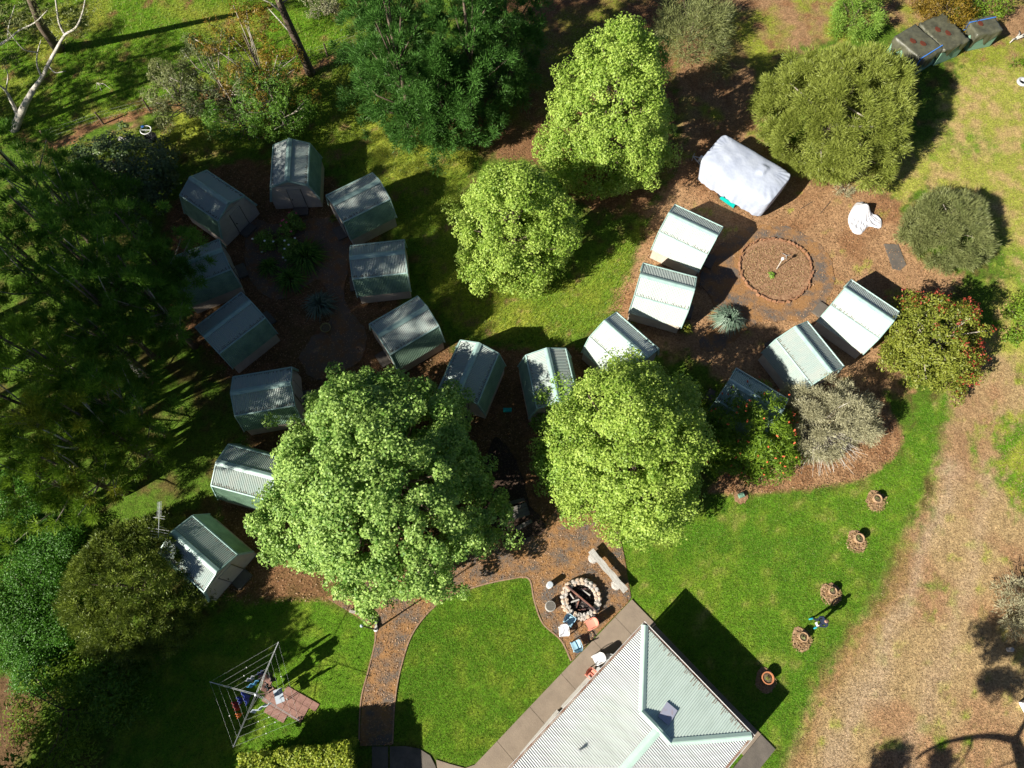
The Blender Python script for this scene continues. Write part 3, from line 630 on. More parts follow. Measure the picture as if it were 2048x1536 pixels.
L_BRIGHT = leaf_mat('leaf_bright', (0.10, 0.23, 0.014), (0.36, 0.52, 0.10), 0.36)
L_LIME = leaf_mat('leaf_lime', (0.13, 0.26, 0.012), (0.56, 0.70, 0.15), 0.42, 0.5)
L_MAPLE = leaf_mat('leaf_big_tree', (0.06, 0.19, 0.012), (0.52, 0.70, 0.19), 0.37, 0.5)
L_OLIVE = leaf_mat('leaf_olive', (0.15, 0.19, 0.02), (0.36, 0.41, 0.09), 0.3)
L_PINE = leaf_mat('leaf_pine', (0.03, 0.10, 0.012), (0.12, 0.27, 0.05), 0.25)
L_DARK = leaf_mat('leaf_dark', (0.03, 0.11, 0.010), (0.22, 0.40, 0.05), 0.45)
L_DARKY = leaf_mat('leaf_dark_yellow', (0.06, 0.14, 0.008), (0.30, 0.45, 0.04), 0.42)
L_GREY = leaf_mat('leaf_grey', (0.26, 0.25, 0.14), (0.54, 0.51, 0.33), 0.25)
L_SAGE = leaf_mat('leaf_sage', (0.12, 0.15, 0.045), (0.29, 0.31, 0.12), 0.25)
L_RED = leaf_mat('leaf_red_tip', (0.25, 0.02, 0.015), (0.45, 0.09, 0.05), 0.3)
L_HEDGE = leaf_mat('leaf_hedge', (0.15, 0.25, 0.015), (0.52, 0.56, 0.07), 0.36)
L_SHRUBY = leaf_mat('leaf_yellow_shrub', (0.11, 0.15, 0.012), (0.31, 0.33, 0.05), 0.3)
L_GLOSS = leaf_mat('leaf_glossy', (0.025, 0.06, 0.012), (0.16, 0.22, 0.08), 0.1, 0.4, 0.4)
L_BLUE = leaf_mat('leaf_blue', (0.06, 0.11, 0.07), (0.20, 0.27, 0.20), 0.1)
L_COVER = leaf_mat('leaf_creeper', (0.03, 0.10, 0.008), (0.13, 0.34, 0.03), 0.35)
L_ROUND = leaf_mat('leaf_round_bush', (0.035, 0.065, 0.008), (0.26, 0.33, 0.045), 0.22)
L_OLV = leaf_mat('leaf_olive_dark', (0.05, 0.07, 0.02), (0.18, 0.21, 0.08), 0.2)
L_TOP = leaf_mat('leaf_rusty_top', (0.10, 0.06, 0.01), (0.32, 0.22, 0.02), 0.25)
L_RUST = leaf_mat('leaf_rusty', (0.09, 0.13, 0.010), (0.42, 0.44, 0.04), 0.4)

# --- the named trees
tree('deciduous_tree', 'biggest leafy green tree, left of centre, hiding parts of three sheds', 750, 957, 4.6, 6.05, 0.9, 9.0, 'dome', 800, 0.52, 180, (0.155, 0.11), L_MAPLE, seed=1, limbs=30, lump=.05, fill=.22, tr=.32, lobe=.18, spread=.5)
o, P_, O_ = tree('deciduous_tree', 'pale lime leafy tree right of centre, lower edge over the lawn', 1268, 885, 4.8, 3.8, 0.9, 9.0, 'dome', 520, 0.58, 185, (0.14, 0.09), L_LIME, seed=2, limbs=26, lump=.07, ell=(1, 1.25, 0.1), tr=.24, lobe=.10, spread=.5)
tree('deciduous_tree', 'dark green leafy tree in shade tucked behind the pale lime tree', 1150, 880, 2.5, 2.6, 0.6, 4.6, 'dome', 120, 0.55, 130, (0.15, 0.10), L_BRIGHT, seed=3, limbs=12, ell=(.8, 1.5, 0), tr=.14)
tree('deciduous_tree', 'lime green tree in the upper middle, left of the conical one', 1028, 440, 4.2, 3.65, 0.9, 8.5, 'egg', 360, 0.52, 165, (0.14, 0.09), L_LIME, seed=4, limbs=22, lump=.07, tr=.2, lobe=.10, spread=.5)
tree('deciduous_tree', 'tall conical bright green tree above the white covered caravan', 1222, 240, 4.2, 4.0, 0.6, 11.4, 'egg', 520, 0.54, 170, (0.14, 0.09), L_LIME, seed=5, limbs=40, lump=.07, tr=.24, lobe=.12, spread=.5)
tree('melaleuca_tree', 'dense rounded olive tree beside the tarp covered bins', 1696, 196, 4.0, 4.75, 0.7, 6.6, 'dome', 430, 0.60, 350, (0.24, 0.045), L_OLIVE, 'needle', seed=6, limbs=16, lump=.05, up=.35, spread=.5, tr=.22, twig=TWIG, lobe=.09)
# pines top centre
for i, (px, py, zc, R, z1, lab) in enumerate(((790, 95, 7, 3.6, 13, 'dark green pine at top centre, left one of the pair'), (935, 75, 7, 3.7, 14, 'dark green pine at top centre, right one of the pair'), (880, 190, 4, 3.2, 7.5, 'low dark green pine in front of the tall pair'), (760, -10, 8, 3.4, 12, 'dark pine cut by the top edge, left of the pair'), (1010, -20, 8, 3.0, 14, 'dark pine cut by the top edge, right of the pair'))):
    tree('pine_tree', lab, px, py, zc, R, 1.2, z1, 'cone', 260, 0.50, 190, (0.24, 0.045), L_PINE, 'needle', seed=10+i, limbs=16, up=.7, spread=.35, tr=.20, group='pines at the top', lump=.16, twig=BARK)
# right side bushes
tree('bush', 'grey olive wispy bush at the right, beside the flat slab', 1903, 448, 1.6, 2.6, 0.2, 3.0, 'dome', 240, 0.45, 190, (0.26, 0.035), L_SAGE, 'needle', 'bush', seed=20, limbs=8, up=.6, spread=.6, tr=.05, twig=TWIG, lump=.08, lobe=.1, tintc=.5)
o, P_, O_ = tree('bush', 'large bush with red new leaves at the right', 1874, 672, 2.2, 2.85, 0.3, 4.4, 'dome', 230, 0.5, 130, (0.17, 0.07), L_SHRUBY, 'leaf', 'bush', seed=21, limbs=30, tr=.13, twig=TWIG, lump=.08)
V, k, ti = leaves(P_[P_[:, 0]-P_[:, 1]*-.5 > -0.8]+O_[P_[:, 0]-P_[:, 1]*-.5 > -0.8]*.38, O_[P_[:, 0]-P_[:, 1]*-.5 > -0.8], .3, 12, (0.17, 0.07), 'leaf', .4, .6)
fast_mesh('new_growth', V, k, L_RED, o, ti)
o, P_, O_ = tree('bush', 'silver grey bush with bare twigs on the brown bed', 1654, 838, 1.7, 2.6, 0.4, 3.6, 'dome', 190, 0.45, 210, (0.17, 0.032), L_GREY, 'needle', 'bush', seed=22, limbs=30, up=.5, spread=.8, tr=.11, twig=PALEBARK, ell=(1.1, .85, 0), lump=.12)
tw = MB()
for k in range(150):
    a = rng.uniform(-PI*0.95, -0.05); L_ = rng.uniform(1.4, 3.0); q = np.array([math.cos(a), math.sin(a)*.95, 0])
    s0 = np.array([-.3, -.3, .3]); tw.tube([s0, s0+q*L_*.5+np.array([0, 0, .7+rng.uniform(-.3, .4)]), s0+q*L_+rng.normal(0, .25, 3)+np.array([0, 0, .7])], [.02, .014, .006], 3, False)
tw.build('bare_twig', PALEBARK, o)
o, P_, O_ = tree('bush', 'dark bush dotted with orange flowers between the lime tree and the silver bush', 1502, 862, 1.8, 2.7, 0.2, 3.9, 'dome', 250, 0.45, 120, (0.24, 0.05), L_DARKY, 'leaf', 'bush', seed=23, limbs=14, tr=.1)
OFL = mat('orange_flower', (0.62, 0.16, 0.05), 0.7, (0.5, 0.05, 0.04), 0.4); f0 = MB().tube([(0, 0, 0), (0, 0, .09), (0, 0, .16)], [.03, .05, .03], 6).build('flower', OFL, o)
for n_, (q, oo) in enumerate(list(zip(P_, O_))[::2]):
    f1 = f0 if n_ == 0 else f0.copy()
    if n_: COL.objects.link(f1)
    f1.location = q+oo*.42+rng.normal(0, .1, 3); f1.rotation_euler = rng.normal(0, .6, 3); f1.parent = o
# left and bottom-left
tree('bush', 'big round olive green bush at the lower left', 262, 1172, 2.2, 3.45, 0.2, 4.4, 'dome', 620, 0.36, 150, (0.13, 0.05), L_ROUND, 'needle', 'bush', seed=24, limbs=6, up=.5, spread=.8, tr=.12, lump=.03, lobe=.02, tintc=.55)
tree('bush', 'dark glossy-leaved bush below the disc basket', 245, 345, 2.0, 3.3, 0.3, 4.0, 'dome', 170, 0.5, 70, (0.17, 0.13), L_GLOSS, 'leaf', 'bush', seed=25, limbs=14, tr=.13, up=.9, spread=.35)
tree('bush', 'thin grey green sapling in rough grass near the fence', 352, 180, 2.5, 2.0, 0.8, 4.6, 'dome', 60, 0.5, 110, (0.19, 0.05), L_SAGE, 'leaf', 'tree', seed=26, limbs=30, tr=.09, twig=TWIG)
for i, (px, py, zc, R, z1, lm, lab) in enumerate(((430, 150, 4, 2.6, 6.5, L_OLV, 'olive wattle, lower left one of the dark clump by the fence'), (500, 95, 6, 2.9, 9, L_TOP, 'rusty topped wattle, middle of the dark clump by the fence'), (470, 215, 3, 2.4, 5.5, L_DARK, 'dark drooping wattle just above the topmost shed'), (545, 190, 4, 2.0, 6.5, L_DARK, 'dark wattle between the rusty one and the leaning gum trunk'))):
    tree('wattle_tree', lab, px, py, zc, R, 1.0, z1, 'round', 80, 0.5, 95, (0.19, 0.05), lm, 'leaf', seed=30+i, limbs=30, tr=.11, twig=TWIG, lump=.2)
# casuarina forest at the left edge
FOREST = [(70, 445, 9, 2.6, 13, 0), (160, 500, 9, 2.4, 12, 0), (60, 555, 8, 2.5, 12, 0), (170, 590, 8, 2.4, 11, 0), (245, 560, 7, 2.2, 10, 0), (260, 470, 7, 2.3, 10, 0),
          (110, 380, 7, 2.3, 10, 0), (20, 320, 8, 2.4, 11, 0), (300, 600, 6, 2.2, 9, 0), (20, 480, 9, 2.6, 12, 0), (40, 690, 8, 2.7, 12, 1), (120, 740, 7, 2.5, 11, 1), (30, 790, 8, 2.6, 12, 1), (200, 680, 6, 2.2, 9, 0),
          (75, 850, 9, 2.4, 12, 2), (160, 830, 7, 2.2, 10, 1), (130, 930, 6, 2.2, 9, 1), (230, 800, 6, 2.0, 9, 0), (60, 960, 6, 2.4, 9, 1), (250, 880, 4, 1.8, 6, 1), (350, 540, 3.5, 1.6, 6, 0), (210, 400, 4, 2.0, 6.5, 0)]
side = ['by the glossy bush', 'deep in the left forest', 'at the left edge', 'near the stained sheds']
protoC = []
for i in range(3):
    P_, O_ = crown_points(46, 1.0, .25, 1.0, 'egg', .3, .2, i)
    P_[:, 2] = .3+.7*rng.uniform(0, 1, len(P_))**.8
    protoC.append((P_, O_))
FLAB = ['dark green casuarina, highest large crown at the left edge under the white gum', 'dark green casuarina deep in the left forest, above the pale bare twigs', 'dark casuarina second below the glossy bush at the left edge', 'dark casuarina level with the branch-covered shed, one crown inward', 'dark casuarina reaching towards the branch-covered shed', 'dark casuarina directly below the glossy-leaved bush',
 'dark casuarina left of the glossy-leaved bush', 'dark casuarina behind the foot of the white gum', 'slim dark casuarina nearest the brown stained shed', 'broad dark casuarina cut by the left edge, level with the top sheds', 'yellow green casuarina cut by the left edge below the brown gap', 'yellow green casuarina left of the tall broken trunk', 'largest yellow green casuarina at the left edge', 'dark casuarina just above the tall broken trunk',
 'half bare rusty yellow casuarina with pale radiating twigs', 'yellow green casuarina right of the half bare one', 'yellow green casuarina below the half bare one', 'dark casuarina below the tall broken trunk', 'yellow green casuarina above the creeper mounds', 'small yellow green casuarina nearest the littered-roof sheds', 'small dark casuarina whose tufts overhang the branch-covered shed', 'small dark casuarina at the foot of the leftmost green shed']
for i, (px, py, zc, R, z1, kd) in enumerate(FOREST):
    g = U(px, py, zc)
    o = thing('casuarina_tree', FLAB[i], 'tree', (g[0], g[1], 0), rng.uniform(0, 6), 'casuarinas in the left forest')
    P_, O_ = crown_points(52, R, z1*.35, z1, 'egg', .25, .3, i)
    V, k, ti = leaves(P_, O_, .48*rng.uniform(.7, 1.3, len(P_)), 230, (0.22, 0.04), 'needle', .6, .4, tintc=.6)
    fast_mesh('crown', V, k, (L_DARK, L_DARKY, L_RUST)[kd], o, ti)
    trunk_and_limbs(o, z1*.9, .15, P_, BARK, 16 if kd == 2 else 10, (rng.normal(0, .3), rng.normal(0, .3)), PALEBARK if kd == 2 else TWIG, .02)
# tall trees outside the frame whose shade falls into it
OFF = [(-38, 22, 17, 4.5), (-44, 30, 15, 4), (-38, 10, 24, 4.2), (-48, 38, 12, 4), (-32, 20, 16, 3.4), (-42, 4, 24, 4.4), (-32, 2.5, 25, 3.6), (-35, 6.5, 26, 4.0), (-38, 12, 26, 3.8), (-43, 13, 25, 4.2), (-30.5, 7.8, 25, 3.8), (-31, 11.5, 24, 3.6), (-30.5, 4.2, 24, 3.4)]
for i, (x, y, h, R) in enumerate(OFF):
    o, P_, O_ = tree('forest_tree', 'tall forest tree standing beyond the left edge of the photo', 0, 0, 0, R, h*.5, h, 'round', 85, .7, 70, (0.36, 0.12), L_DARK, 'leaf', loc=(x, y, 0), seed=50+i, limbs=10, group='forest trees beyond the left edge', tr=.25, lump=.2)
# shade from below the frame: round tree and a cottage
tree('garden_tree', 'dark tree beyond the bottom left corner', 0, 0, 0, 3.6, 1.5, 7.0, 'round', 130, .8, 100, (0.3, .16), L_DARK, 'leaf', loc=(-24, -7.5, 0), seed=63, tr=.2)
for i_, (px_, py_, z_, r_) in enumerate(((455, 1300, 8.2, 2.7), (400, 1390, 8.0, 3.0), (330, 1470, 8.0, 3.0), (250, 1500, 6, 2.6))):
    q_ = U(px_, py_)[:2]-np.array([math.cos(SUN_AZ), math.sin(SUN_AZ)])*z_/math.tan(SUN_EL)
    tree('garden_tree', ('nearest', 'second', 'third', 'fourth')[i_]+' tall garden tree beyond the bottom left corner, shading the lawn left of the hoist', 0, 0, 0, r_, z_-2.4, z_+1.4, 'round', 110, .62, 130, (0.25, .15), L_BRIGHT, 'leaf', loc=(q_[0], q_[1], 0), seed=61+i_, tr=.16, group='garden trees beyond the bottom edge')
cc = U(842, 1447)[:2]-np.array([math.cos(SUN_AZ), math.sin(SUN_AZ)])*2.3/math.tan(SUN_EL)
cot = thing('cottage', 'low cottage beyond the bottom edge, its roof corner shading the lawn', 'building', (cc[0], cc[1], 0), 0.10)
MB().box((-1.9, -2.6, 1.1), (3.4, 4.8, 2.2)).build('wall', WALL, cot)
MB().add([(-3.9, 0, 2.3), (0, 0, 2.3), (0, -5.2, 2.3), (-3.9, -5.2, 2.3), (-1.95, -1.2, 3.0), (-1.95, -4, 3.0), (-3.9, 0, 2.22), (0, 0, 2.22), (0, -5.2, 2.22), (-3.9, -5.2, 2.22)], [(0, 1, 4), (1, 2, 5, 4), (2, 3, 5), (3, 0, 4, 5), (6, 9, 8, 7), (0, 6, 7, 1), (1, 7, 8, 2), (2, 8, 9, 3), (3, 9, 6, 0)]).build('roof', ROOF, cot)
# hedge
HZ = 2.15
hx0 = U(468, 1512, HZ); hx1 = U(704, 1483, HZ); hg = (hx0+hx1)/2; ha = math.atan2(hx1[1]-hx0[1], hx1[0]-hx0[0])
he = thing('hedge', 'clipped yellow green hedge along the bottom edge', 'hedge', (hg[0]+math.sin(ha)*1.3, hg[1]-math.cos(ha)*1.3, 0), ha)
HL = np.hypot(*(hx1-hx0)[:2])-.3; K = 900
Pp = np.c_[rng.uniform(-HL/2, HL/2, K), rng.uniform(-1.25, 1.2, K), rng.uniform(.2, HZ-.1, K)]; Pp[:600, 2] = HZ-.16+rng.uniform(-.08, .08, 600)
Oo = unit(np.c_[Pp[:, 0]*0, Pp[:, 1]*.6, np.ones(K)])
V, k, ti = leaves(Pp, Oo, .25, 75, (0.12, 0.08), 'leaf', .6, .6); fast_mesh('foliage', V, k, L_HEDGE, he, ti)
for k in range(7): MB().bar((-HL/2+.3+k*(HL-.6)/6, 0, 0), (-HL/2+.3+k*(HL-.6)/6, 0.05, HZ-.4), .04).build('stem', BARK, he)
# more small plants round the place
def shrub(label, px, py, R, h, lm, mode='leaf', size=(.14, .08), K=40, nl=70, up=.5, spread=.6, name='shrub', shape='dome', ell=(1, 1, 0), group=None):
    return tree(name, label, px, py, h*.4, R, .05, h, shape, K, R*.3+.06, nl, size, lm, mode, 'shrub', seed=int(px), limbs=8, tr=.035+R*.02, up=up, spread=spread, ell=ell, group=group)
shrub('dark olive shrub at bottom left beside bare dirt', 135, 1420, 2.8, 2.6, L_DARKY, K=70, nl=90, size=(.2, .06))
shrub('dark shrub left of the clothesline, in deep shade', 215, 1375, 2.0, 2.2, L_DARK, K=50, nl=80, size=(.2, .06))
for i, (px, py, R) in enumerate(((40, 1090, 2.2), (60, 1180, 2.4), (20, 1250, 2.2), (90, 1280, 1.8), (30, 1010, 2.0), (110, 1080, 1.6), (75, 1340, 1.2))):
    shrub('leafy %s creeper mound %s' % (('bright green', 'green', 'deep green', 'dull green', 'green', 'small green', 'low yellowish green')[i], ('above the olive bush at the left edge', 'left of the round olive bush', 'lowest at the left edge', 'below the round olive bush', 'below the casuarinas at the left edge', 'touching the top of the round olive bush', 'next to the bare dirt patch')[i]), px, py, R, 1.3, L_COVER, K=90, nl=150, size=(.10, .055), group='creeper mounds at the left edge')
shrub('twiggy grey brown bush at the top, right of the conical tree', 1385, 55, 2.9, 3.0, L_SAGE, 'needle', (.34, .035), 110, 130, .4, .7)
shrub('dense small green bush at the top above the olive tree', 1712, 30, 1.75, 3.0, L_BRIGHT, 'needle', (.16, .05), 80, 130, .5, .5)
shrub('reddish green shrub hanging over the covered bins', 1895, 25, 1.9, 2.6, L_TOP, 'leaf', (.22, .05), 60, 90)
shrub('dark green shrub cut by the top edge above the right hand bin', 1975, -10, 2.0, 3.0, L_DARKY, 'leaf', (.22, .05), 60, 90)
shrub('green brown bush cut by the right edge beside the red tipped bush', 2060, 640, 1.6, 1.8, L_DARKY, 'leaf', (.16, .07), 50, 90)
shrub('grey twiggy bush cut by the right edge above the white stump', 2052, 1225, 1.6, 1.4, L_GREY, 'needle', (.2, .03), 50, 120, .4, .8)
shrub('small green bush at the right edge near the tyre', 2060, 110, 1.2, 1.2, L_DARKY, 'needle', (.3, .04), 25, 90)
shrub('pale grey tussock below the olive tree', 1685, 372, .75, .35, L_GREY, 'needle', (.2, .03), 14, 60, .3, .7)
shrub('pale wispy shrub at the top left of the pines', 645, 10, 1.3, 2.0, L_GREY, 'leaf', (.16, .05), 25, 70)
# spiky plants
def spiky(label, px, py, R, h, m, n=160, w=.05, name='flax_plant', cat='plant', parent=None):
    g = U(px, py, h*.3); o = thing(name, label, cat, (g[0], g[1], 0))
    mb = MB()
    V = []; ti = []
    for k in range(n):
        a = rng.uniform(0, 2*PI); e = rng.uniform(.25, 1.0); L_ = R*rng.uniform(.8, 1.15); d = np.array([math.cos(a), math.sin(a), 0]); s = np.array([-d[1], d[0], 0])*w*.5
        b0 = d*R*.08*rng.uniform(0, 3); m1 = b0+d*L_*.5*e+np.array([0, 0, h*rng.uniform(.7, 1.1)*(1.15-e*.5)]); tp = b0+d*L_*e+np.array([0, 0, h*(1.25-e*1.1)])
        t0 = rng.uniform(0, 1)
        V += [b0-s*.7, b0+s*.7, m1+s, m1-s, m1-s, m1+s, tp+s*.1, tp-s*.1]; ti += [t0, t0]
    fast_mesh('leaf_blades', np.array(V), 4, m, o, ti); o.children[0]['kind'] = 'stuff'
    MB().lathe([(R*.15, -.02), (R*.12, .12), (.02, .2)], n=8).build('crown_base', BARK, o)
    return o
spiky('blue green flax clump beside the ring path', 1457, 640, 1.15, .9, L_BLUE, 420, .07)
spiky('dark strappy clump, right part of the shaded flower bed', 612, 515, 1.5, .8, L_DARK, 380, .06)
spiky('dark strappy clump, lowest in the shaded flower bed', 582, 560, 1.2, .7, L_DARK, 260, .06)
spiky('dark grassy clump at the lower left of the shaded flower bed', 540, 535, .9, .6, L_DARK, 180, .05)
spiky('silvery strappy clump above the yellow bowl', 640, 612, 1.15, .8, L_BLUE, 300, .05)
spiky('small bright green agave inside the brick ring', 1543, 550, .30, .25, L_BRIGHT, 60, .08, 'agave_plant')
spiky('yellow green tuft beside the shed with the step', 668, 437, .38, .3, L_SHRUBY, 50, .05)
spiky('bright yellow green tuft at the corner of the wedge-shaded shed', 1368, 658, .62, .5, L_SHRUBY, 120, .05)
FLW = mat('white_flower', (0.8, 0.8, 0.76), .6); FLP = mat('pink_flower', (0.65, 0.12, 0.18), .6)
def rose(label, px, py, R, h, fm, n):
    o, P_, O_ = shrub(label, px, py, R, h, L_BRIGHT, 'leaf', (.10, .07), 26, 70)
    f0 = MB().lathe([(.01, -.03), (.075, 0), (.05, .035), (.01, .04)], n=7).build('flower', fm, o)
    for n_, (q, oo) in enumerate(list(zip(P_, O_))[:n]):
        f1 = f0 if n_ == 0 else f0.copy()
        if n_: COL.objects.link(f1)
        f1.location = q+oo*(R*.35)+np.array([0, 0, .05]); f1.parent = o
    return o
rose('rose bush with pink flowers, top of the shaded flower bed', 588, 446, .55, 1.3, FLP, 7)
rose('rose bush with pale pink flowers, second from the top of the shaded bed', 572, 466, .6, 1.1, FLP, 4)
rose('rose bush with white flowers at the left of the shaded flower bed', 532, 482, .7, 1.1, FLW, 8)
rose('rose bush with white flowers in the middle of the shaded flower bed', 585, 500, .7, 1.0, FLW, 9)
# gum with white branches (upper left)
def limbpath(pts, r): return [U(x, y, z) for x, y, z in pts], r
gum = thing('gum_tree', 'white limbed gum tree with bare forks at the upper left', 'tree', (0, 0, 0))
tb = MB().tube([U(28, 262, -.1), U(38, 235, .8), U(52, 205, 1.8), U(66, 180, 2.6)], [.30, .25, .2, .17], 9); tb.build('trunk', PALEBARK, gum, True)
for pts, r in (([(66, 180, 2.6), (84, 155, 3.4), (96, 130, 4.2), (112, 100, 5), (130, 70, 6), (152, 55, 6.8), (165, 25, 7.6), (172, -10, 8.6)], (.15, .03)), ([(130, 70, 6), (118, 45, 6.6), (112, 5, 7.6), (108, -20, 8)], (.08, .03)), ([(38, 235, .8), (24, 205, 1.8), (10, 180, 2.8), (-10, 165, 3.6)], (.14, .05)), ([(84, 155, 3.4), (74, 130, 4.2), (75, 105, 5), (82, 80, 6)], (.07, .02)), ([(75, 105, 5), (50, 100, 5.6), (30, 80, 6.5), (15, 60, 7)], (.05, .015)), ([(96, 130, 4.2), (110, 145, 4.0), (131, 142, 4.1)], (.05, .02)), ([(-10, 95, 4.5), (15, 80, 5), (40, 60, 5.6), (70, 45, 6.6), (95, 20, 7.5)], (.09, .02)), ([(15, 80, 5), (18, 50, 6), (30, 10, 7)], (.05, .02)), ([(12, 180, 2.8), (16, 150, 3.6), (8, 130, 4.2)], (.05, .015))):
    q = np.array([U(*p) for p in pts]); q = ospline(q, 4); MB().tube(q, np.linspace(r[0], r[1], len(q)), 6).build('limb', PALEBARK, gum, True)
Pg = np.array([U(x, y, z) for x, y, z in [(20, 30, 7), (60, 15, 7.5), (95, 30, 7.5), (140, 20, 8), (160, 50, 7), (40, 60, 6), (10, 60, 6.5), (180, 8, 8), (15, 120, 4.5), (50, 40, 7), (-5, 20, 7), (120, 60, 6.6)]])
V, k, ti = leaves(Pg, np.tile([0, 0, 1.], (len(Pg), 1)), .8, 110, (0.20, 0.04), 'leaf', .3, .9); fast_mesh('crown', V, k, L_SAGE, gum, ti)
g2 = thing('gum_tree', 'dark gum with thick leaning trunk at the top left corner', 'tree')
q = np.array([U(118, 98, 0), U(102, 78, 1.6), U(82, 50, 3.4), (U(62, 0, 6)), U(50, -40, 8), U(40, -90, 10)]); MB().tube(q, [.42, .34, .3, .25, .2, .1], 9).build('trunk', BARK, g2, True)
Pg = np.array([U(50+rng.normal(0, 40), -100+rng.normal(0, 30), 10+rng.normal(0, .8)) for _ in range(30)]); V, k, ti = leaves(Pg, np.tile([0, 0, 1.], (len(Pg), 1)), .9, 110, (0.24, 0.06), 'leaf', .3, .9); fast_mesh('crown', V, k, L_SAGE, g2, ti)
g3 = thing('gum_tree', 'tall gum leaning out of the top edge, long brown bare trunk', 'tree')
q = ospline(np.array([U(622, 148, -.1), U(610, 120, 1.5), U(590, 75, 3.5), U(570, 30, 5.6), U(545, -30, 8), U(520, -90, 10.5), U(505, -150, 12)]), 3); MB().tube(q, np.linspace(.36, .12, len(q)), 9).build('trunk', BARK, g3, True)
for pts in ([(586, 70, 3.7), (560, 42, 4.2), (535, 15, 5)], [(560, 10, 6.2), (585, -10, 7), (600, -40, 8)], [(570, 30, 5.6), (540, 5, 6.4), (505, -10, 7.4)]):
    MB().tube([U(*p) for p in pts], [.08, .05, .02], 5).build('limb', PALEBARK, g3, True)
Pg = np.array([U(515+rng.normal(0, 70), -150+rng.normal(0, 40), 12+rng.normal(0, 1)) for _ in range(50)]); V, k, ti = leaves(Pg, np.tile([0, 0, 1.], (len(Pg), 1)), 1.0, 100, (0.24, 0.06), 'leaf', .3, .9); fast_mesh('crown', V, k, L_SAGE, g3, ti)
# gum beyond the bottom right corner: its limbs throw the long curved shadow
def anti(px, py, z): 
    g = U(px, py); return np.array([g[0]-math.cos(SUN_AZ)*z/math.tan(SUN_EL), g[1]-math.sin(SUN_AZ)*z/math.tan(SUN_EL), z])
g4 = thing('gum_tree', 'tall gum beyond the bottom right corner, only its shadow on the dry grass', 'tree')
base = anti(2060, 1620, 7); q = ospline(np.array([[base[0]+1, base[1]-1.0, -.1], [base[0]+.6, base[1]-.5, 3.5], anti(2055, 1600, 7), anti(2046, 1530, 7.6), anti(2030, 1482, 8)]), 4)
MB().tube(q, np.linspace(.42, .2, len(q)), 9).build('trunk', BARK, g4, True)
for pts, r in (([(2030, 1482, 8), (1990, 1474, 8.2), (1940, 1476, 8.4), (1890, 1486, 8.6), (1850, 1505, 8.8), (1830, 1520, 9)], .16), ([(1945, 1476, 8.4), (1938, 1500, 8.6), (1922, 1530, 8.9)], .07), ([(2040, 1520, 7.8), (2010, 1530, 8), (1985, 1540, 8.3)], .06), ([(2030, 1482, 8), (2060, 1420, 8.6), (2060, 1360, 9)], .14)):
    q = ospline(np.array([anti(*p) for p in pts]), 4); MB().tube(q, np.linspace(r, r*.35, len(q)), 6).build('limb', BARK, g4, True)
Pg = np.array([anti(px+rng.normal(0, 14), py+rng.normal(0, 12), z) for px, py, z, n_ in ((1985, 1260, 9.5, 9), (2000, 1300, 9.3, 8), (1978, 1350, 9.4, 9), (2020, 1370, 9.2, 8), (2050, 1310, 9, 10), (1800, 1520, 9, 10), (1760, 1535, 9, 8), (1880, 1530, 9, 9), (2050, 1240, 9, 6)) for _ in range(n_)])
V, k, ti = leaves(Pg, np.tile([0, 0, 1.], (len(Pg), 1)), .45, 130, (0.20, 0.06), 'leaf', .3, .9); fast_mesh('crown', V, k, L_SAGE, g4, ti)

# ------------------------------------------------------------------ grass and litter (stuff)
def blades(name, zones, n, L_, w, m, lean=.8, kind='stuff'):
    pts = []
    for zi, share in zones:
        pw = PW(zi); lo = np.maximum(pw.min(0), [-44, -7]); hi = np.minimum(pw.max(0), [44, 50]); need = int(n*share); got = 0
        while got < need:
            c = rng.uniform(lo, hi, (need*2, 2)); s = sdist(c, pw); c = c[s > rng.uniform(-.25, .25, len(c))]; pts.append(c[:need-got]); got += len(pts[-1])
    P = np.vstack(pts); N = len(P)
    a = rng.uniform(0, 2*PI, N); d = np.c_[np.cos(a), np.sin(a), np.zeros(N)]; s = np.c_[-d[:, 1], d[:, 0], np.zeros(N)]
    L1 = L_*rng.uniform(.6, 1.4, (N, 1)); B = np.c_[P, np.full(N, -.02)]
    tip = B+d*L1*lean*rng.uniform(.3, 1, (N, 1))+np.c_[np.zeros(N), np.zeros(N), (L1[:, 0]*rng.uniform(.5, 1, N))]
    V = np.stack([B-s*w/2, B+s*w/2, tip], 1).reshape(-1, 3)
    o = fast_mesh(name, V, 3, m, None, rng.uniform(0, 1, N)); o['kind'] = kind; return o
GL = leaf_mat('grass_blade', (0.07, 0.17, 0.010), (0.26, 0.36, 0.04), .35)
GM2 = leaf_mat('meadow_blade', (0.09, 0.19, 0.010), (0.34, 0.38, 0.045), .35)
GS = leaf_mat('straw_blade', (0.22, 0.13, 0.06), (0.42, 0.30, 0.15), .2)
LT = leaf_mat('fallen_leaf', (0.15, 0.07, 0.03), (0.42, 0.26, 0.14), .1)
g = blades('grass', [(LAWN_R, .5), (LAWN_M, .25), (LAWN_L, .25)], 150000, .07, .022, GL); tag(g, 'short green lawn grass round the hall', 'grass')
g = blades('grass', [(MEADOW, .55), (GRASS_T, .45)], 90000, .16, .035, GM2); tag(g, 'long yellow green grass of the upper meadow', 'grass')
g = blades('dry_grass', [(DRY_R, .6), (RIGHT_YG, .25), (TOPR, .15)], 80000, .07, .03, GS); tag(g, 'dry straw coloured grass of the worn track', 'grass')
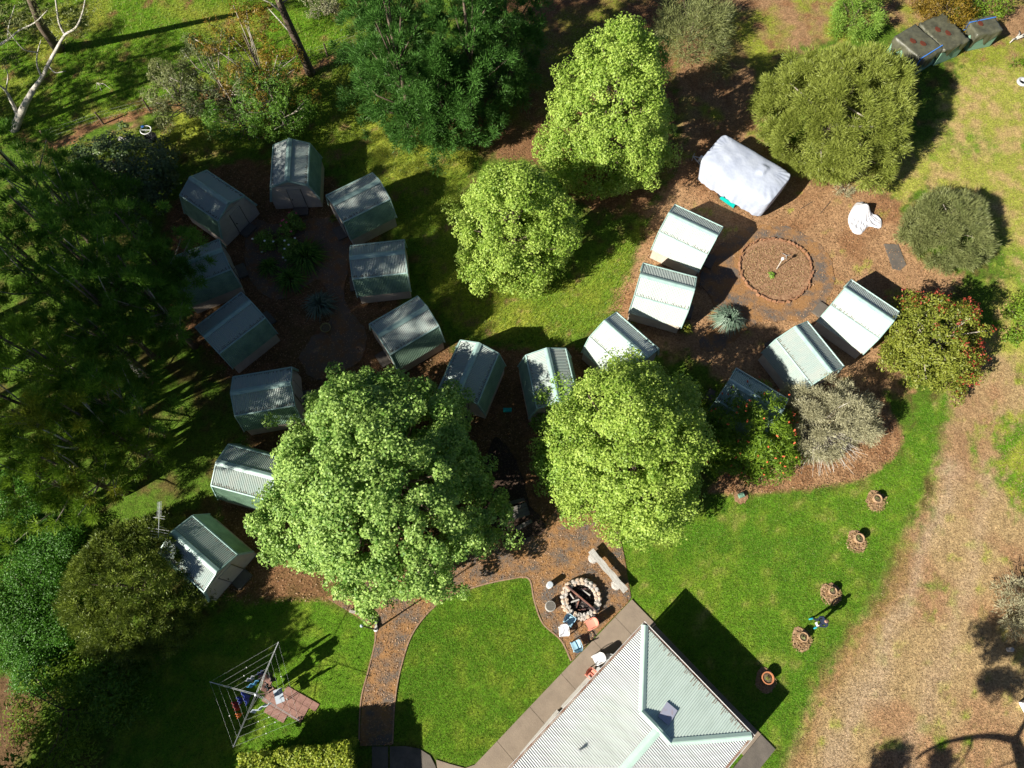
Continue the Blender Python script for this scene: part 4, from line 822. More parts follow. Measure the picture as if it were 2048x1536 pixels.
def litter(name, zones, n, m, label, zz=0.0):
    pts = []
    for zi, share in zones:
        pw = PW(zi); lo = pw.min(0); hi = pw.max(0); c = rng.uniform(lo, hi, (int(n*share*3), 2)); c = c[sdist(c, pw) > 0][:int(n*share)]; pts.append(c)
    P = np.vstack(pts); N = len(P); B = np.c_[P, rng.uniform(.02, .04, N)+zz]
    nrm = unit(np.c_[rng.normal(0, .35, (N, 2)), np.ones(N)]); ax = unit(np.cross(nrm, rng.normal(size=(N, 3)))); sd = np.cross(nrm, ax); L_ = rng.uniform(.05, .13, (N, 1))
    V = np.stack([B-ax*L_*.5, B+sd*L_*.25, B+ax*L_*.5, B-sd*L_*.25], 1).reshape(-1, 3)
    o = fast_mesh(name, V, 4, m, None, rng.uniform(0, 1, N)); o['kind'] = 'stuff'; tag(o, label, 'leaf litter')
RINGZ = [(1551+68*math.cos(a_), 539+54*math.sin(a_)) for a_ in np.linspace(0, 2*PI, 24, endpoint=False)]
POTZ = [[(px_+22*math.cos(a_), py_+5+22*math.sin(a_)) for a_ in np.linspace(0, 2*PI, 12, endpoint=False)] for px_, py_ in ((1752, 1000), (1713, 1081), (1661, 1186), (1602, 1278), (1531, 1360))]
litter('straw_mulch', [(RINGZ, .5)]+[(z_, .1) for z_ in POTZ], 3600, GS, 'pale straw and chips on the ring bed and under the pots', .06)
litter('leaf_litter', [(LITTER_L, .35), (DIRT_R, .25), (BED_R, .12), (LITTER_T, .16), (PATH, .12)], 60000, LT, 'brown fallen leaves scattered over the bare ground')

# ------------------------------------------------------------------ brick ring bed
rc_ = U(1551, 539); rr = 2.36
ring = thing('garden_ring', 'round garden bed edged with upright bricks in the right hand clearing', 'garden bed', (rc_[0], rc_[1], 0))
bs = MB(); n = 48
bs.poly([(math.cos(2*PI*k/n)*(rr-.08), math.sin(2*PI*k/n)*(rr-.08)) for k in range(n)], -.1, .05); bs.build('soil', BEDSOIL, ring)
bm_ = [MB().box((0, 0, .07), (.09, .24, .2), jit=.014).build('brick', BRICK, ring) for _ in range(4)]
for k in range(54):
    o = bm_[k] if k < 4 else bm_[k % 4].copy()
    if k >= 4: COL.objects.link(o)
    a = 2*PI*k/54+rng.normal(0, .012); r_ = rr+rng.normal(0, .045)+.07*math.sin(a*3)
    o.location = (r_*math.cos(a), r_*math.sin(a), rng.uniform(-.03, .03)); o.rotation_euler = (rng.normal(0, .08), rng.normal(0, .1), a+rng.normal(0, .22)); o.parent = ring
g = U(1552.6, 539)
post = thing('garden_light', 'short post with white head standing in the brick ring', 'garden light', g)
MB().tube([(0, 0, 0), (0.05, .15, 1.0)], .03, 8).build('post', PALEBARK, post); MB().lathe([(.02, .95), (.09, 1.0), (.11, 1.1), (.07, 1.18), (.01, 1.2)], (.05, .15, 0), 12).build('head', WHITE, post, True)
g = U(1571, 514); sp = thing('sprinkler', 'small three-armed metal sprinkler in the brick ring', 'sprinkler', g)
MB().bar((0, 0, 0), (0, 0, .2), .02).build('stem', METAL, sp)
for k in range(3): MB().bar((0, 0, .18), (.28*math.cos(k*2.1+.3), .28*math.sin(k*2.1+.3), .14), .018).build('arm', METAL, sp)
for i, (a, b_) in enumerate((((1601, 418), (1624, 404)), ((1641, 426), (1661, 403)))):
    s = MB().tube([U(*a)+[0, 0, .02], (U(*a)+U(*b_))/2+[0, 0, .05], U(*b_)+[0, 0, .03]], .018, 5).build('stick', BARK); tag(s, ('left', 'right')[i]+' one of two thin dark sticks on the dirt below the caravan', 'stick')

# ------------------------------------------------------------------ fire pit
STONE2 = [STONE, mat('grey_stone', (0.50, 0.47, 0.44), .9, (0.30, 0.28, 0.26), 5), mat('tan_stone', (0.60, 0.47, 0.36), .9, (0.38, 0.27, 0.2), 5)]
fc = U(1162, 1198, .15); fp = thing('fire_pit', 'round stone fire pit with charred logs next to the plastic chairs', 'fire pit', (fc[0], fc[1], 0))
R0 = 1.02
MB().lathe([(R0-.2, -.02), (R0-.22, .1), (.3, .16), (.01, .14)], n=28).build('ash', ASH, fp)
rw = MB().lathe([(R0+.04, -.02), (R0+.05, .2), (R0-.02, .35), (R0-.2, .36), (R0-.27, .2), (R0-.27, .0)], n=36); rw.f = rw.f[:-2]; rw.v[0] += rng.normal(0, .012, rw.v[0].shape); rw.build('mortar_wall', STONE, fp)
rings = [(R0+.02, .12, 27), (R0-.03, .31, 25), (R0-.20, .32, 22)]
for r_, z_, n in rings:
    for k in range(n):
        a = 2*PI*(k+rng.uniform(-.15, .15))/n; w_ = 2*PI*r_/n
        v = unit(rng.normal(size=(1, 3)))
        mb = MB(); prof = [(.02, -.5), (.42, -.42), (.5, -.05), (.44, .3), (.02, .45)]
        mb.lathe(prof, n=7); V = mb.v[0]; V += rng.normal(0, .045, V.shape); V *= np.array([w_*rng.uniform(.75, 1.15), w_*rng.uniform(.75, 1.05), .20*rng.uniform(.7, 1.2)])
        o = mb.build('stone', STONE2[int(rng.integers(3))], fp); o.location = (r_*math.cos(a), r_*math.sin(a), z_+rng.normal(0, .015)); o.rotation_euler = (0, rng.normal(0, .1), a)
MB().box((0, .02, .30), (2.0, .05, .42), rz=-.70).build('steel_plate', BURNT, fp)
for i, (x, y, L_, a, r_) in enumerate(((-.35, -.1, .5, .3, .05), (-.2, -.3, .4, 1.2, .04), (.25, .35, .6, -.6, .05), (.1, .5, .4, .2, .04), (-.5, .15, .35, 2.2, .04), (0, -.55, .45, .1, .04))):
    MB().tube([(x-L_/2*math.cos(a), y-L_/2*math.sin(a), .2), (x+L_/2*math.cos(a), y+L_/2*math.sin(a), .24)], r_, 6).build('charred_log', BURNT if i % 2 else TIMBER, fp)
# bench
ba, bb = U(1183, 1103, .5), U(1250, 1180, .5); bc = (ba+bb)/2; bd = bb-ba; bl = float(np.hypot(*bd[:2]))+.15
bn = thing('bench', 'long weathered slab bench on two stumps beside the fire pit', 'bench', (bc[0], bc[1], 0), math.atan2(bd[1], bd[0]))
n = 16; rows = []
for z_, sgn in ((.44, -1), (.52, -1), (.52, 1), (.44, 1)):
    rows.append([(-bl/2+bl*i/n, sgn*(.17+.02*math.sin(i*1.3+sgn)), z_) for i in range(n+1)])
rows.append(rows[0]); mb = MB().strip(rows); mb.box((-bl/2+.005, 0, .48), (.012, .33, .078)); mb.box((bl/2-.005, 0, .48), (.012, .33, .078)); mb.build('seat', TIMBER, bn)
for x in (-bl*.36, bl*.30): MB().lathe([(.30, 0), (.27, .2), (.26, .43), (.24, .438)], (x, -.08, 0), 14).build('leg', TIMBER, bn, False)
# stump stools
def stump(label, px, py, r_, h, m, m2=None):
    g = U(px, py, h); o = thing('stump_stool', label, 'stool', (g[0], g[1], 0))
    MB().lathe([(r_*1.02, 0), (r_*.95, h*.5), (r_, h), (r_*.98, h+.005)], n=14).build('trunk_section', m, o)
    MB().lathe([(r_*.9, h), (r_*.88, h+.012), (.01, h+.014)], n=14).build('cut_top', m2 or TIMBER, o); return o
stump('slim white painted stump stool left of the fire pit', 1100, 1169, .17, .62, WHITE, GALV); stump('wide cracked stump stool left of the fire pit', 1101, 1212, .28, .45, TIMBER, OLDWOOD)
# chairs
def make_chair(m, label, px, py, face, group='plastic chairs'):
    g = U(px, py, .42); o = thing('plastic_chair', label, 'chair', (g[0], g[1], 0), math.radians(face), group)
    r = []
    for j, y in enumerate(np.linspace(-.23, .23, 7)):
        r.append([(x, y*(1-.12*(x < 0)), .42+.03*abs(y/.23)**2*1.2+.012*(x/.22)**2) for x in np.linspace(-.22, .24, 6)])
    s = MB().strip(r); s.strip([[(p[0], p[1], p[2]-.025) for p in q] for q in r]); s.build('seat', m, o, True)
    r = []
    for z_ in np.linspace(.42, .86, 6):
        r.append([(-.22-(z_-.42)*.28-.05*(1-(y/.22)**2)+.05, y*(1 if z_ < .8 else .88), z_-(.03*(y/.22)**2 if z_ > .8 else 0)) for y in np.linspace(-.22, .22, 7)])
    s = MB().strip(r); s.strip([[(p[0]-.025, p[1], p[2]) for p in q] for q in r]); s.build('backrest', m, o, True)
    for sx in (.2, -.22):
        for sy in (.2, -.2): MB().box((sx*1.1, sy*1.1, .21), (.05, .05, .42), taper=.8).build('leg', m, o)
    for sy in (.25, -.25):
        MB().tube([(.2, sy, .42), (.2, sy, .6), (.1, sy*1.04, .63), (-.25, sy, .64)], .022, 5).build('armrest', m, o)
    return o
make_chair(CH_BLUE, 'light blue plastic chair touching the fire pit rim', 1140, 1241, -35)
make_chair(CH_WHITE, 'pale white plastic chair just left of the light blue one', 1128, 1263, -85)
make_chair(CH_PINK, 'pink plastic chair with its back to the path, right of the fire pit foot', 1182, 1248, 205)
make_chair(CH_BLUE, 'blue plastic chair standing alone below the fire pit', 1153, 1291, 110)
make_chair(CH_WHITE, 'white plastic chair on the concrete, nearest the pink chair', 1196, 1318, 205)
make_chair(CH_GREY, 'pale grey plastic chair half under the eave', 1221, 1319, 170)
make_chair(CH_PINK, 'red plastic chair at the eave end of the long bench', 1184, 1349, -40)
g = U(1199, 1340, .4); tb_ = thing('side_table', 'tiny grey octagonal table between the white and red chairs', 'table', (g[0], g[1], 0)); MB().lathe([(.17, .38), (.18, .4), (.17, .42)], n=8).build('top', CH_GREY, tb_)
for k in range(3): MB().bar((.1*math.cos(k*2.1), .1*math.sin(k*2.1), 0), (.06*math.cos(k*2.1), .06*math.sin(k*2.1), .38), .015).build('leg', CH_GREY, tb_)
# eave benches
for i, (a, b_, lab) in enumerate((((1178, 1352), (1122, 1414), 'weathered plank bench under the eave, upper one of two'), ((1114, 1420), (1040, 1508), 'weathered plank bench under the eave, lower one of two'))):
    p0, p1 = U(*a, .48), U(*b_, .48); c = (p0+p1)/2; d = p1-p0; L_ = float(np.hypot(*d[:2])); o = thing('bench', lab, 'bench', (c[0]+.12, c[1]-.1, 0), math.atan2(d[1], d[0]), 'benches under the eave')
    for k in (-.1, .1): MB().box((0, k, .47), (L_, .17, .05), jit=.004).build('seat_plank', TIMBER, o)
    for x in (-L_*.4, L_*.4): MB().box((x, 0, .22), (.1, .32, .44)).build('leg', TIMBER, o)

# ------------------------------------------------------------------ pots in mulch rings
POTS = [(1754.6, 997, 0, 'sandy pot on its mulch patch, farthest from the hall'), (1717.7, 1077, 0, 'sandy pot with a rounded lid, second from the top of the pot row'), (1665.7, 1182, 0, 'sandy pot nearest the shadow of the standing person'), (1606.5, 1274, 0, 'sandy pot just below the standing person'), (1534.5, 1356, 1, 'orange terracotta pot with a plant in the hall shadow')]
for i, (px, py, kd, lab) in enumerate(POTS):
    g = U(px, py, .35); o = thing('plant_pot', lab, 'pot', (g[0], g[1], 0), rng.uniform(0, 6), 'pots in a row on the lawn'); o.scale = (1+.12*math.sin(i*2.1),)*3; m = TERRA if kd else STRAWPOT
    R1 = .27 if kd else .23
    MB().lathe([(R1*.7, 0), (R1*.95, .36), (R1*1.08, .38), (R1*1.08, .44), (R1*.9, .44), (R1*.85, .36)], n=18).build('pot', m, o, False)
    MB().lathe([(R1*.88, .36), (R1*.6, .395), (.01, .40)], n=12).build('soil', SOIL_AND_SHADE, o)
    Pq = np.array([[0, 0, .42]]*3)+rng.normal(0, .05, (3, 3)); V, k, ti = leaves(Pq, np.tile([0, 0, 1.], (3, 1)), .1, 14, (.10, .04), 'leaf'); fast_mesh('seedling', V, k, L_SHRUBY if kd else L_SAGE, o, ti)
    q = U(px-4, py+4); ph = rng.uniform(0, 6)
    pts = [(q[0]+(.52+.05*math.sin(a*2+ph)+.03*math.sin(a*5+ph*2)+rng.normal(0,.018))*math.cos(a), q[1]+(.58+.05*math.sin(a*2+ph)+.03*math.cos(a*4+ph)+rng.normal(0,.018))*math.sin(a)) for a in np.linspace(0, 2*PI, 40, endpoint=False)]
    mo = MB(); c = q[:2]; rows = []
    for s_, z_ in ((1.0, -.03), (.96, .015), (.8, .025), (.6, .03), (.4, .03), (.02, .03)):
        rows.append([(c[0]+(x-c[0])*s_+rng.normal(0, .02), c[1]+(y-c[1])*s_+rng.normal(0, .02), z_+rng.normal(0, .009)) for x, y in pts])
        rows[-1].append(rows[-1][0])
    mo.strip(rows); mm = mo.build('mulch_patch', SAWDUST, None, False); tag(mm, 'ragged mulch patch under the ' + ('topmost sandy pot', 'sandy pot second from the top', 'sandy pot by the person shadow', 'sandy pot below the person', 'orange terracotta pot')[i], 'mulch', 'mulch patches under the pots'); 

# ------------------------------------------------------------------ caravan under a white cover
cz = 2.15
cA, cB, cC, cD = U(1455, 265, cz), U(1391, 322, cz), U(1538, 408, cz), U(1588, 348, cz)
cc_ = (cA+cB+cC+cD)/4; dv = ((cD-cA)+(cC-cB))/2; CL = float(np.hypot(*dv[:2])); wv2 = ((cB-cA)+(cC-cD))/2; CW = float(np.hypot(*wv2[:2]))*.97; ca_ = math.atan2(dv[1], dv[0])
cv = thing('covered_caravan', 'caravan wrapped in a white fabric cover beside the bright shed', 'caravan', (cc_[0], cc_[1], 0), ca_)
nu, nv = 110, 70
V = []
for i in range(nu+1):
    for j in range(nv+1):
        u = i/nu*2-1; v = j/nv*2-1
        # map square to rounded box cover: outer parameter beyond .72 runs down the sides
        m = max(abs(u), abs(v)); k_ = 0.84
        if m < 1e-6: dx = dy = 0
        s = min(m/k_, 1)
        dx, dy = (u/m*s if m > 0 else 0), (v/m*s if m > 0 else 0)
        down = max(0, (m-k_)/(1-k_))**.8
        # superellipse corner rounding
        q = (abs(dx)**9+abs(dy)**9)**(1/9) if m > 0 else 0
        if q > 0: sc_ = max(abs(dx), abs(dy))/q; dx, dy = dx*sc_, dy*sc_
        x = dx*CL/2*(1-.06*down*(dx < 0)); y = dy*CW/2
        z = cz+.16*(1-abs(dy)**1.6)*(1-.5*max(0, abs(dx)-.75)/.25) - .10*(max(abs(dx), abs(dy))**8)
        z += .13*math.exp(-((dx-.36)/.10)**4-((dy-.25)/.28)**4)
        z += .012*math.sin(x*3.1+y*2)*math.cos(y*4.1)+.03*math.sin(math.atan2(y-.6, x-1.2)*26)*max(0, dx-.4)*min(1, 1.2*abs(dy))+.02*math.sin(math.atan2(y-.5, x+1.6)*20)*max(0, -dx-.55)
        z = z-down*(cz-.45)
        w_ = .035*math.sin((x*7+y*9))*down+.02*math.sin(x*15-y*13)*down
        x += w_*np.sign(dx)*(abs(dx) > abs(dy)); y += w_*np.sign(dy)*(abs(dy) >= abs(dx))
        x *= 1-.04*down**2; y *= 1-.05*down**2
        V.append((x, y, z))
mb = MB(); mb.strip(np.array(V).reshape(nu+1, nv+1, 3)); mb.build('cover', TARPW, cv, True)
MB().box((0, 0, .42), (CL*.9, CW*.86, .25)).build('chassis', DARK, cv)
for sx in (-.35, .35):
    for sy in (-1, 1):
        w_ = MB().tube([(sx, sy*(CW/2-.28), .32), (sx, sy*(CW/2-.10), .32)], .32, 14).build('wheel', DARK, cv)
for sy in (-.45, .45): MB().tube([(-CL/2+.2, sy, .45), (-CL/2-1.0, 0, .45)], .035, 5).build('drawbar', METAL, cv)
MB().box((-CL/2-.35, .05, .58), (.35, .32, .35), taper=.85).build('gas_box', WHITE, cv); MB().tube([(-CL/2-.95, 0, .0), (-CL/2-.95, 0, .75)], .03, 6).build('jockey_stand', METAL, cv)
p0, p1 = U(1444, 389, .3), U(1472, 409, .3); c = (p0+p1)/2; d = p1-p0
tt = thing('plastic_crate', 'teal plastic trough on the ground against the covered caravan', 'crate', (c[0], c[1], 0), math.atan2(d[1], d[0]))
MB().box((0, 0, .15), (1.15, .28, .3), jit=.01).build('body', TEAL, tt)
for k in range(6): MB().box((-.5+k*.2, 0, .31), (.05, .30, .03)).build('rib', TEAL, tt)
# white sheet heap
hp = U(1725, 440); hs_ = thing('white_sheet', 'crumpled white sheet heaped on the dry ground at the right', 'sheet', (hp[0], hp[1], 0))
px0 = [(1710, 408), (1722, 405), (1731, 414), (1735, 432), (1750, 432), (1762, 440), (1764, 450), (1758, 457), (1738, 453), (1728, 462), (1720, 469), (1706, 465), (1698, 450), (1697, 432)]
ol = spline(PW(px0)-hp[:2], 6); pk = U(1718, 420)[:2]-hp[:2]; pk = pk+np.array([.1, -.2])
rows = []
for s_ in np.linspace(1, 0.02, 18):
    row = []
    for i, q in enumerate(ol):
        xy = pk+(q-pk)*s_; far = np.linalg.norm(q-pk)
        dd = np.linalg.norm(xy-pk); z_ = .75*math.exp(-(dd/.45)**2)+.10+.05*math.sin(xy[0]*9+2)*math.cos(xy[1]*11)+.05*math.sin(i*1.15)*min(1, 2*s_)*(1-s_)*2
        row.append((xy[0], xy[1], (z_ if s_ < .97 else .0)))
    row.append(row[0]); rows.append(row)
MB().strip(rows).build('cloth', SHEETW, hs_, True)

# ------------------------------------------------------------------ tarp covered bins (top right)
BINS = [([(1829, 47), (1887, 95), (1849, 122), (1792, 74)], 'brown tarp covered bin behind the olive tree, left of three'), ([(1888, 26), (1939, 79), (1893, 99), (1838, 48)], 'crumpled brown tarp over a green bin, middle of three'), ([(1983, 26), (2004, 56), (1960, 72), (1938, 44)], 'brown tarp covered bin with blue strap, right of three')]
for i, (qq, lab) in enumerate(BINS):
    hz = 1.55; c4 = np.array([U(x, y, hz) for x, y in qq]); c = c4.mean(0); d = c4[1]-c4[0]; a = math.atan2(d[1], d[0])
    lx = (np.linalg.norm(c4[1]-c4[0])+np.linalg.norm(c4[2]-c4[3]))/2; ly = (np.linalg.norm(c4[2]-c4[1])+np.linalg.norm(c4[3]-c4[0]))/2
    o = thing('covered_bin', lab, 'bin', (c[0], c[1], 0), a, 'tarp covered bins')
    MB().box((0, 0, .72), (lx*.97, ly*.97, 1.44), taper=1.0).build('body', GREENP, o)
    V = []; n = 22
    for u in range(n+1):
        for v in range(n+1):
            a_ = u/n*2-1; b_ = v/n*2-1; m = max(abs(a_), abs(b_), 1e-6); s = min(m/.72, 1); down = max(0, (m-.72)/.28)
            x = a_/m*s*lx/2*1.02; y = b_/m*s*ly/2*1.02
            ph = x*6+y*5+i; drop = (.55+.35*math.sin(ph)+(.25 if i != 1 else -.1))*down
            V.append((x*(1+.02*down)+.03*math.sin(y*11)*down, y*(1+.02*down)+.03*math.sin(x*12)*down, hz+.035*math.sin(x*4.2+i)*math.cos(y*5)+(.06*math.sin(x*13+y*9) if i == 1 else .01*math.sin(x*13))*(s > .1)-drop))
    MB().strip(np.array(V).reshape(n+1, n+1, 3)).build('tarp', TARPB, o, True)
    for k in range(2 if i < 2 else 1):
        x, y = (.1+.35*k-.3)*lx*.6, (-.18+.2*(k % 2))*ly
        mb = MB(); mb.poly([(x+.26*math.cos(t_)*(1+.15*math.sin(3*t_)), y+.17*math.sin(t_)) for t_ in np.linspace(0, 2*PI, 12, endpoint=False)], hz+.03, hz+.075); mb.build('rust_patch', RUSTP, o)
    if i != 1:
        xs = -lx*.3 if i == 2 else lx*.42
        MB().box((xs, 0, hz+.06), (.06, ly*1.04, .03)).build('strap', BLUE, o); MB().box((xs, -ly*.53, hz-.3), (.06, .03, .7)).build('strap', BLUE, o)
g = U(2030, 80); lg = thing('driftwood', 'bleached split branch lying at the right edge near the bins', 'branch', (g[0], g[1], 0))
for k, (a, L_) in enumerate(((.5, 1.3), (.9, 1.0), (.2, .9), (3.6, .7))): MB().tube([(0, 0, .1), (L_*.5*math.cos(a), L_*.5*math.sin(a), .22), (L_*math.cos(a+.15), L_*math.sin(a+.15), .08)], [.09, .06, .03], 6).build('branch', PALEBARK, lg, True)
g = U(2043, 166); ty = thing('old_tyre', 'pale round tyre ring cut by the right edge of the photo', 'tyre', (g[0], g[1], 0))
MB().lathe([(.22, .02), (.36, .0), (.42, .1), (.38, .22), (.24, .2), (.22, .02)], n=20).build('tread', CH_GREY, ty, True)
g = U(2016, 1299); wt = tag(MB().lathe([(.12, 0), (.13, .3), (.1, .36), (.01, .37)], n=12).build('stump', TIMBER), 'pale short stump at the right edge under the grey bush', 'stump'); wt.location = (g[0], g[1], 0)
g = U(2046, 1410); wt = tag(MB().box((0, 0, .2), (.7, .5, .4), rz=.3).build('box', WHITE), 'white box cut by the right edge of the photo', 'box'); wt.location = (g[0]+.2, g[1], 0)

# ------------------------------------------------------------------ person
pc = (U(1622, 1238)+U(1634, 1253))/2; person = thing('person', 'person in dark clothes and aqua shoes standing on the lawn holding a white remote', 'person', (pc[0], pc[1], 0), math.radians(180+22))
fL = U(1623, 1239)[:2]; fR = U(1635, 1253)[:2]
def skin(name, verts, edges, radii, m, parent, root=0, sub=1):
    me = bpy.data.meshes.new(name); me.from_pydata(verts, edges, []); me.materials.append(m)
    o = bpy.data.objects.new(name, me); COL.objects.link(o); o.parent = parent
    md = o.modifiers.new('Skin', 'SKIN'); md.use_smooth_shade = True
    for i, r in enumerate(radii): me.skin_vertices[0].data[i].radius = (r, r) if not isinstance(r, tuple) else r
    me.skin_vertices[0].data[root].use_root = True
    s2_ = o.modifiers.new('Subd', 'SUBSURF'); s2_.levels = sub; s2_.render_levels = sub
    return o
body_v = [(-.05, 0, .95), (-.05, 0, 1.15), (-.03, 0, 1.38), (-.02, 0, 1.50), (0, 0, 1.60), (.02, 0, 1.70),
          (-.03, .20, 1.42), (.02, .27, 1.18), (.26, .15, 1.08), (-.03, -.20, 1.42), (.02, -.27, 1.18), (.26, -.12, 1.08),
          (-.04, .11, .90), (.06, .17, .50), (-.02, .24, .09), (-.04, -.11, .90), (.04, -.16, .50), (-.06, -.22, .09)]
body_e = [(0, 1), (1, 2), (2, 3), (3, 4), (4, 5), (2, 6), (6, 7), (7, 8), (2, 9), (9, 10), (10, 11), (0, 12), (12, 13), (13, 14), (0, 15), (15, 16), (16, 17)]
body_r = [(.14, .16), (.13, .15), (.12, .17), .06, .085, .085, .075, .05, .035, .075, .05, .035, .095, .065, .045, .095, .065, .045]
skin('body', body_v, body_e, body_r, NAVY, person)
hd = MB().lathe([(.02, -.12), (.065, -.10), (.088, -.02), (.09, .05), (.07, .10), (.02, .125)], (0.03, 0, 1.63), 14); hd.build('face', SKIN, person, True)
hr = MB().lathe([(.085, .0), (.103, .04), (.09, .10), (.05, .135), (.01, .145)], (0.01, 0, 1.63), 14).build('hair', HAIR, person, True)
for s in (1, -1):
    hv = [(.27, s*.13, 1.08), (.33, s*.09, 1.09)]; he_ = [(0, 1)]; hr_ = [.028, .026]
    for f in range(4):
        b0 = len(hv); hv += [(.37, s*(.075+.017*f-.02), 1.10), (.40, s*(.06+.017*f-.02), 1.115)]; he_ += [(1, b0), (b0, b0+1)]; hr_ += [.010, .008]
    b0 = len(hv); hv.append((.33, s*.055, 1.13)); he_.append((1, b0)); hr_.append(.010)
    skin('hand', hv, he_, hr_, SKIN, person)
    MB().lathe([(.05, 0), (.055, .03), (.045, .09), (.02, .10)], (0, 0, 0), 10)
    sh = MB().tube([(-.10, s*.23, .05), (0.02, s*.235, .065), (.12, s*.25, .045), (.19, s*.255, .03)], [.045, .055, .05, .03], 8); sh.build('shoe', AQUA, person, True)
rm = MB().box((.37, .0, 1.13), (.10, .20, .03)); rm.box((.33, .09, 1.14), (.10, .035, .03)); rm.box((.33, -.09, 1.14), (.10, .035, .03))
ro = rm.build('remote_control', WHITE); ro.matrix_world = Matrix.Translation((pc[0], pc[1], 0)) @ Matrix.Rotation(math.radians(202), 4, 'Z'); tag(ro, 'white remote control in the hands of the standing person', 'remote')

# ------------------------------------------------------------------ clothes hoist
hz = 2.0; hb = U(512, 1389, hz); ho = thing('clothes_hoist', 'rotary clothes hoist with four arms and ropes on the lower left lawn', 'clothesline', (hb[0], hb[1], 0))
tips = [U(x, y, 2.35)-np.array([hb[0], hb[1], 0]) for x, y in ((419, 1363.7), (557, 1283.7), (598, 1441), (466, 1494.7))]
MB().tube([(0, 0, 0), (0, 0, 2.05)], .035, 10).build('mast', METAL, ho); MB().lathe([(.08, 1.93), (.09, 2.0), (.06, 2.08), (.01, 2.1)], n=10).build('hub', METAL, ho)
for t_ in tips:
    d = unit(np.array([-t_[1], t_[0], 0]))*.028
    for s in (1, -1): MB().tube([d*s+[0, 0, 2.0], t_*[.55, .55, 1]+d*s*.8-[0, 0, .15], t_+d*s*.25], .009, 5).build('arm', METAL, ho)
    MB().bar((0, 0, 1.45), t_*np.array([.35, .35, 0])+[0, 0, 2.08], .012).build('strut', METAL, ho)
order = [0, 1, 2, 3]
for f in (.35, .5, .65, .82, .99):
    for k in range(4):
        a, b_ = tips[k], tips[(k+1) % 4]; za = 2.0+(a[2]-2.0)*f
        pa = np.array([a[0]*f, a[1]*f, za]); pb = np.array([b_[0]*f, b_[1]*f, za]); mid = (pa+pb)/2-[0, 0, .04]
        MB().tube([pa, mid, pb], .0032, 4, False).build('line', WIRE, ho)
def garment(label, seg, f, t0, t1, drop, col, kind='shirt'):
    a, b_ = tips[seg], tips[(seg+1) % 4]; z_ = 2.0+(a[2]-2.0)*f-.04
    pa = np.array([a[0]*f, a[1]*f, z_]); pb = np.array([b_[0]*f, b_[1]*f, z_]); q0 = pa+(pb-pa)*t0; q1 = pa+(pb-pa)*t1; nn = unit(np.cross(pb-pa, (0, 0, 1)))
    g0 = (q0+q1)/2; rows = []
    for zz in np.linspace(0, -drop, 7):
        fr = -zz/drop; wd = 1.0 if kind != 'shirt' else (1.0 if fr < .35 else .68)
        rows.append([(g0+(q0-g0)*(1-2*s)*wd*(1)+nn*(.05*math.sin(s*14+seg)+.09*math.sin(s*5)*fr)+np.array([0, 0, zz]))-np.array([g0[0], g0[1], 0]) for s in np.linspace(0, 1, 9)])
    mb = MB().strip(rows); mb.strip([[p_+nn*.03 for p_ in r_] for r_ in rows]); mb.strip([rows[0], [p_+nn*.03 for p_ in rows[0]]])
    m = mat('cloth', col, .85); o = mb.build('garment', m, None, True); o.location = (hb[0]+g0[0], hb[1]+g0[1], 0); tag(o, label, 'laundry', 'laundry on the hoist'); return o
garment('dark red towel on the left side of the hoist', 3, .66, .62, .42, .9, (.20, .015, .015), 'towel')
garment('orange shirt on the left side of the hoist', 3, .66, .36, .24, .6, (.70, .16, .03))
garment('navy and white cloth left of the hoist hub', 3, .5, .72, .5, .7, (.04, .06, .25))
garment('white towel below the hoist hub', 2, .36, .1, .9, .6, (.55, .62, .72), 'towel')
garment('blue work shirt at the left of the hoist hub', 3, .34, .9, .3, .7, (.03, .05, .30))
garment('light blue cloth with red ends above the hoist hub', 0, .34, .25, .75, .4, (.08, .30, .55), 'towel')
garment('striped dark and white shirts on the upper line of the hoist', 0, .52, .35, .6, .6, (.35, .37, .42))
garment('navy shirt on the upper line of the hoist', 0, .52, .66, .85, .6, (.02, .03, .12))
garment('dark trousers at the right side of the hoist', 1, .5, .1, .35, .8, (.02, .02, .03), 'towel')
garment('black shirt at the right side of the hoist', 1, .34, .2, .55, .6, (.015, .02, .03))
for i, (sg, f, t_) in enumerate(((2, .82, .3), (2, .82, .5), (2, .65, .35), (2, .65, .6), (1, .82, .4), (1, .82, .75), (3, .82, .4), (0, .65, .4), (2, .99, .5), (0, .82, .5))):
    a, b_ = tips[sg], tips[(sg+1) % 4]; z_ = 2.0+(a[2]-2.0)*f; q = np.array([a[0]*f, a[1]*f, z_-.03])*(1-t_)+np.array([b_[0]*f, b_[1]*f, z_-.03])*t_
    pg = MB().box((0, 0, 0), (.03, .05, .09), rz=.6).build('clothes_peg', WHITE); pg.location = (hb[0]+q[0], hb[1]+q[1], q[2]); tag(pg, 'white peg clipped on a rope of the clothes hoist', 'peg', 'pegs on the hoist ropes')
g = U(558, 1392, .75); wt = thing('laundry_table', 'small pale blue-grey table standing by the clothes hoist', 'table', (g[0], g[1], 0), -1.2)
MB().box((0, 0, .76), (.68, .44, .03)).build('top', GALV, wt)
for sx in (-.3, .3):
    for sy in (-.18, .18): MB().bar((sx, sy, 0), (sx, sy, .75), .018).build('leg', METAL, wt)
pvq = [(520, 1340), (560, 1370), (600, 1386), (638, 1412), (600, 1450), (540, 1436), (520, 1390)]
pav = thing('paving', 'worn brick paving under the clothes hoist', 'paving'); pav['kind'] = 'structure'
pw = PW(pvq); lo, hi = pw.min(0), pw.max(0); a = .46; ca2, sa2 = math.cos(-a), math.sin(-a); cen = pw.mean(0)
pbs = [MB().box((0, 0, 0), (.38, .38, .06), jit=.004).build('paver', PAVER, pav) for _ in range(2)]; cnt = 0
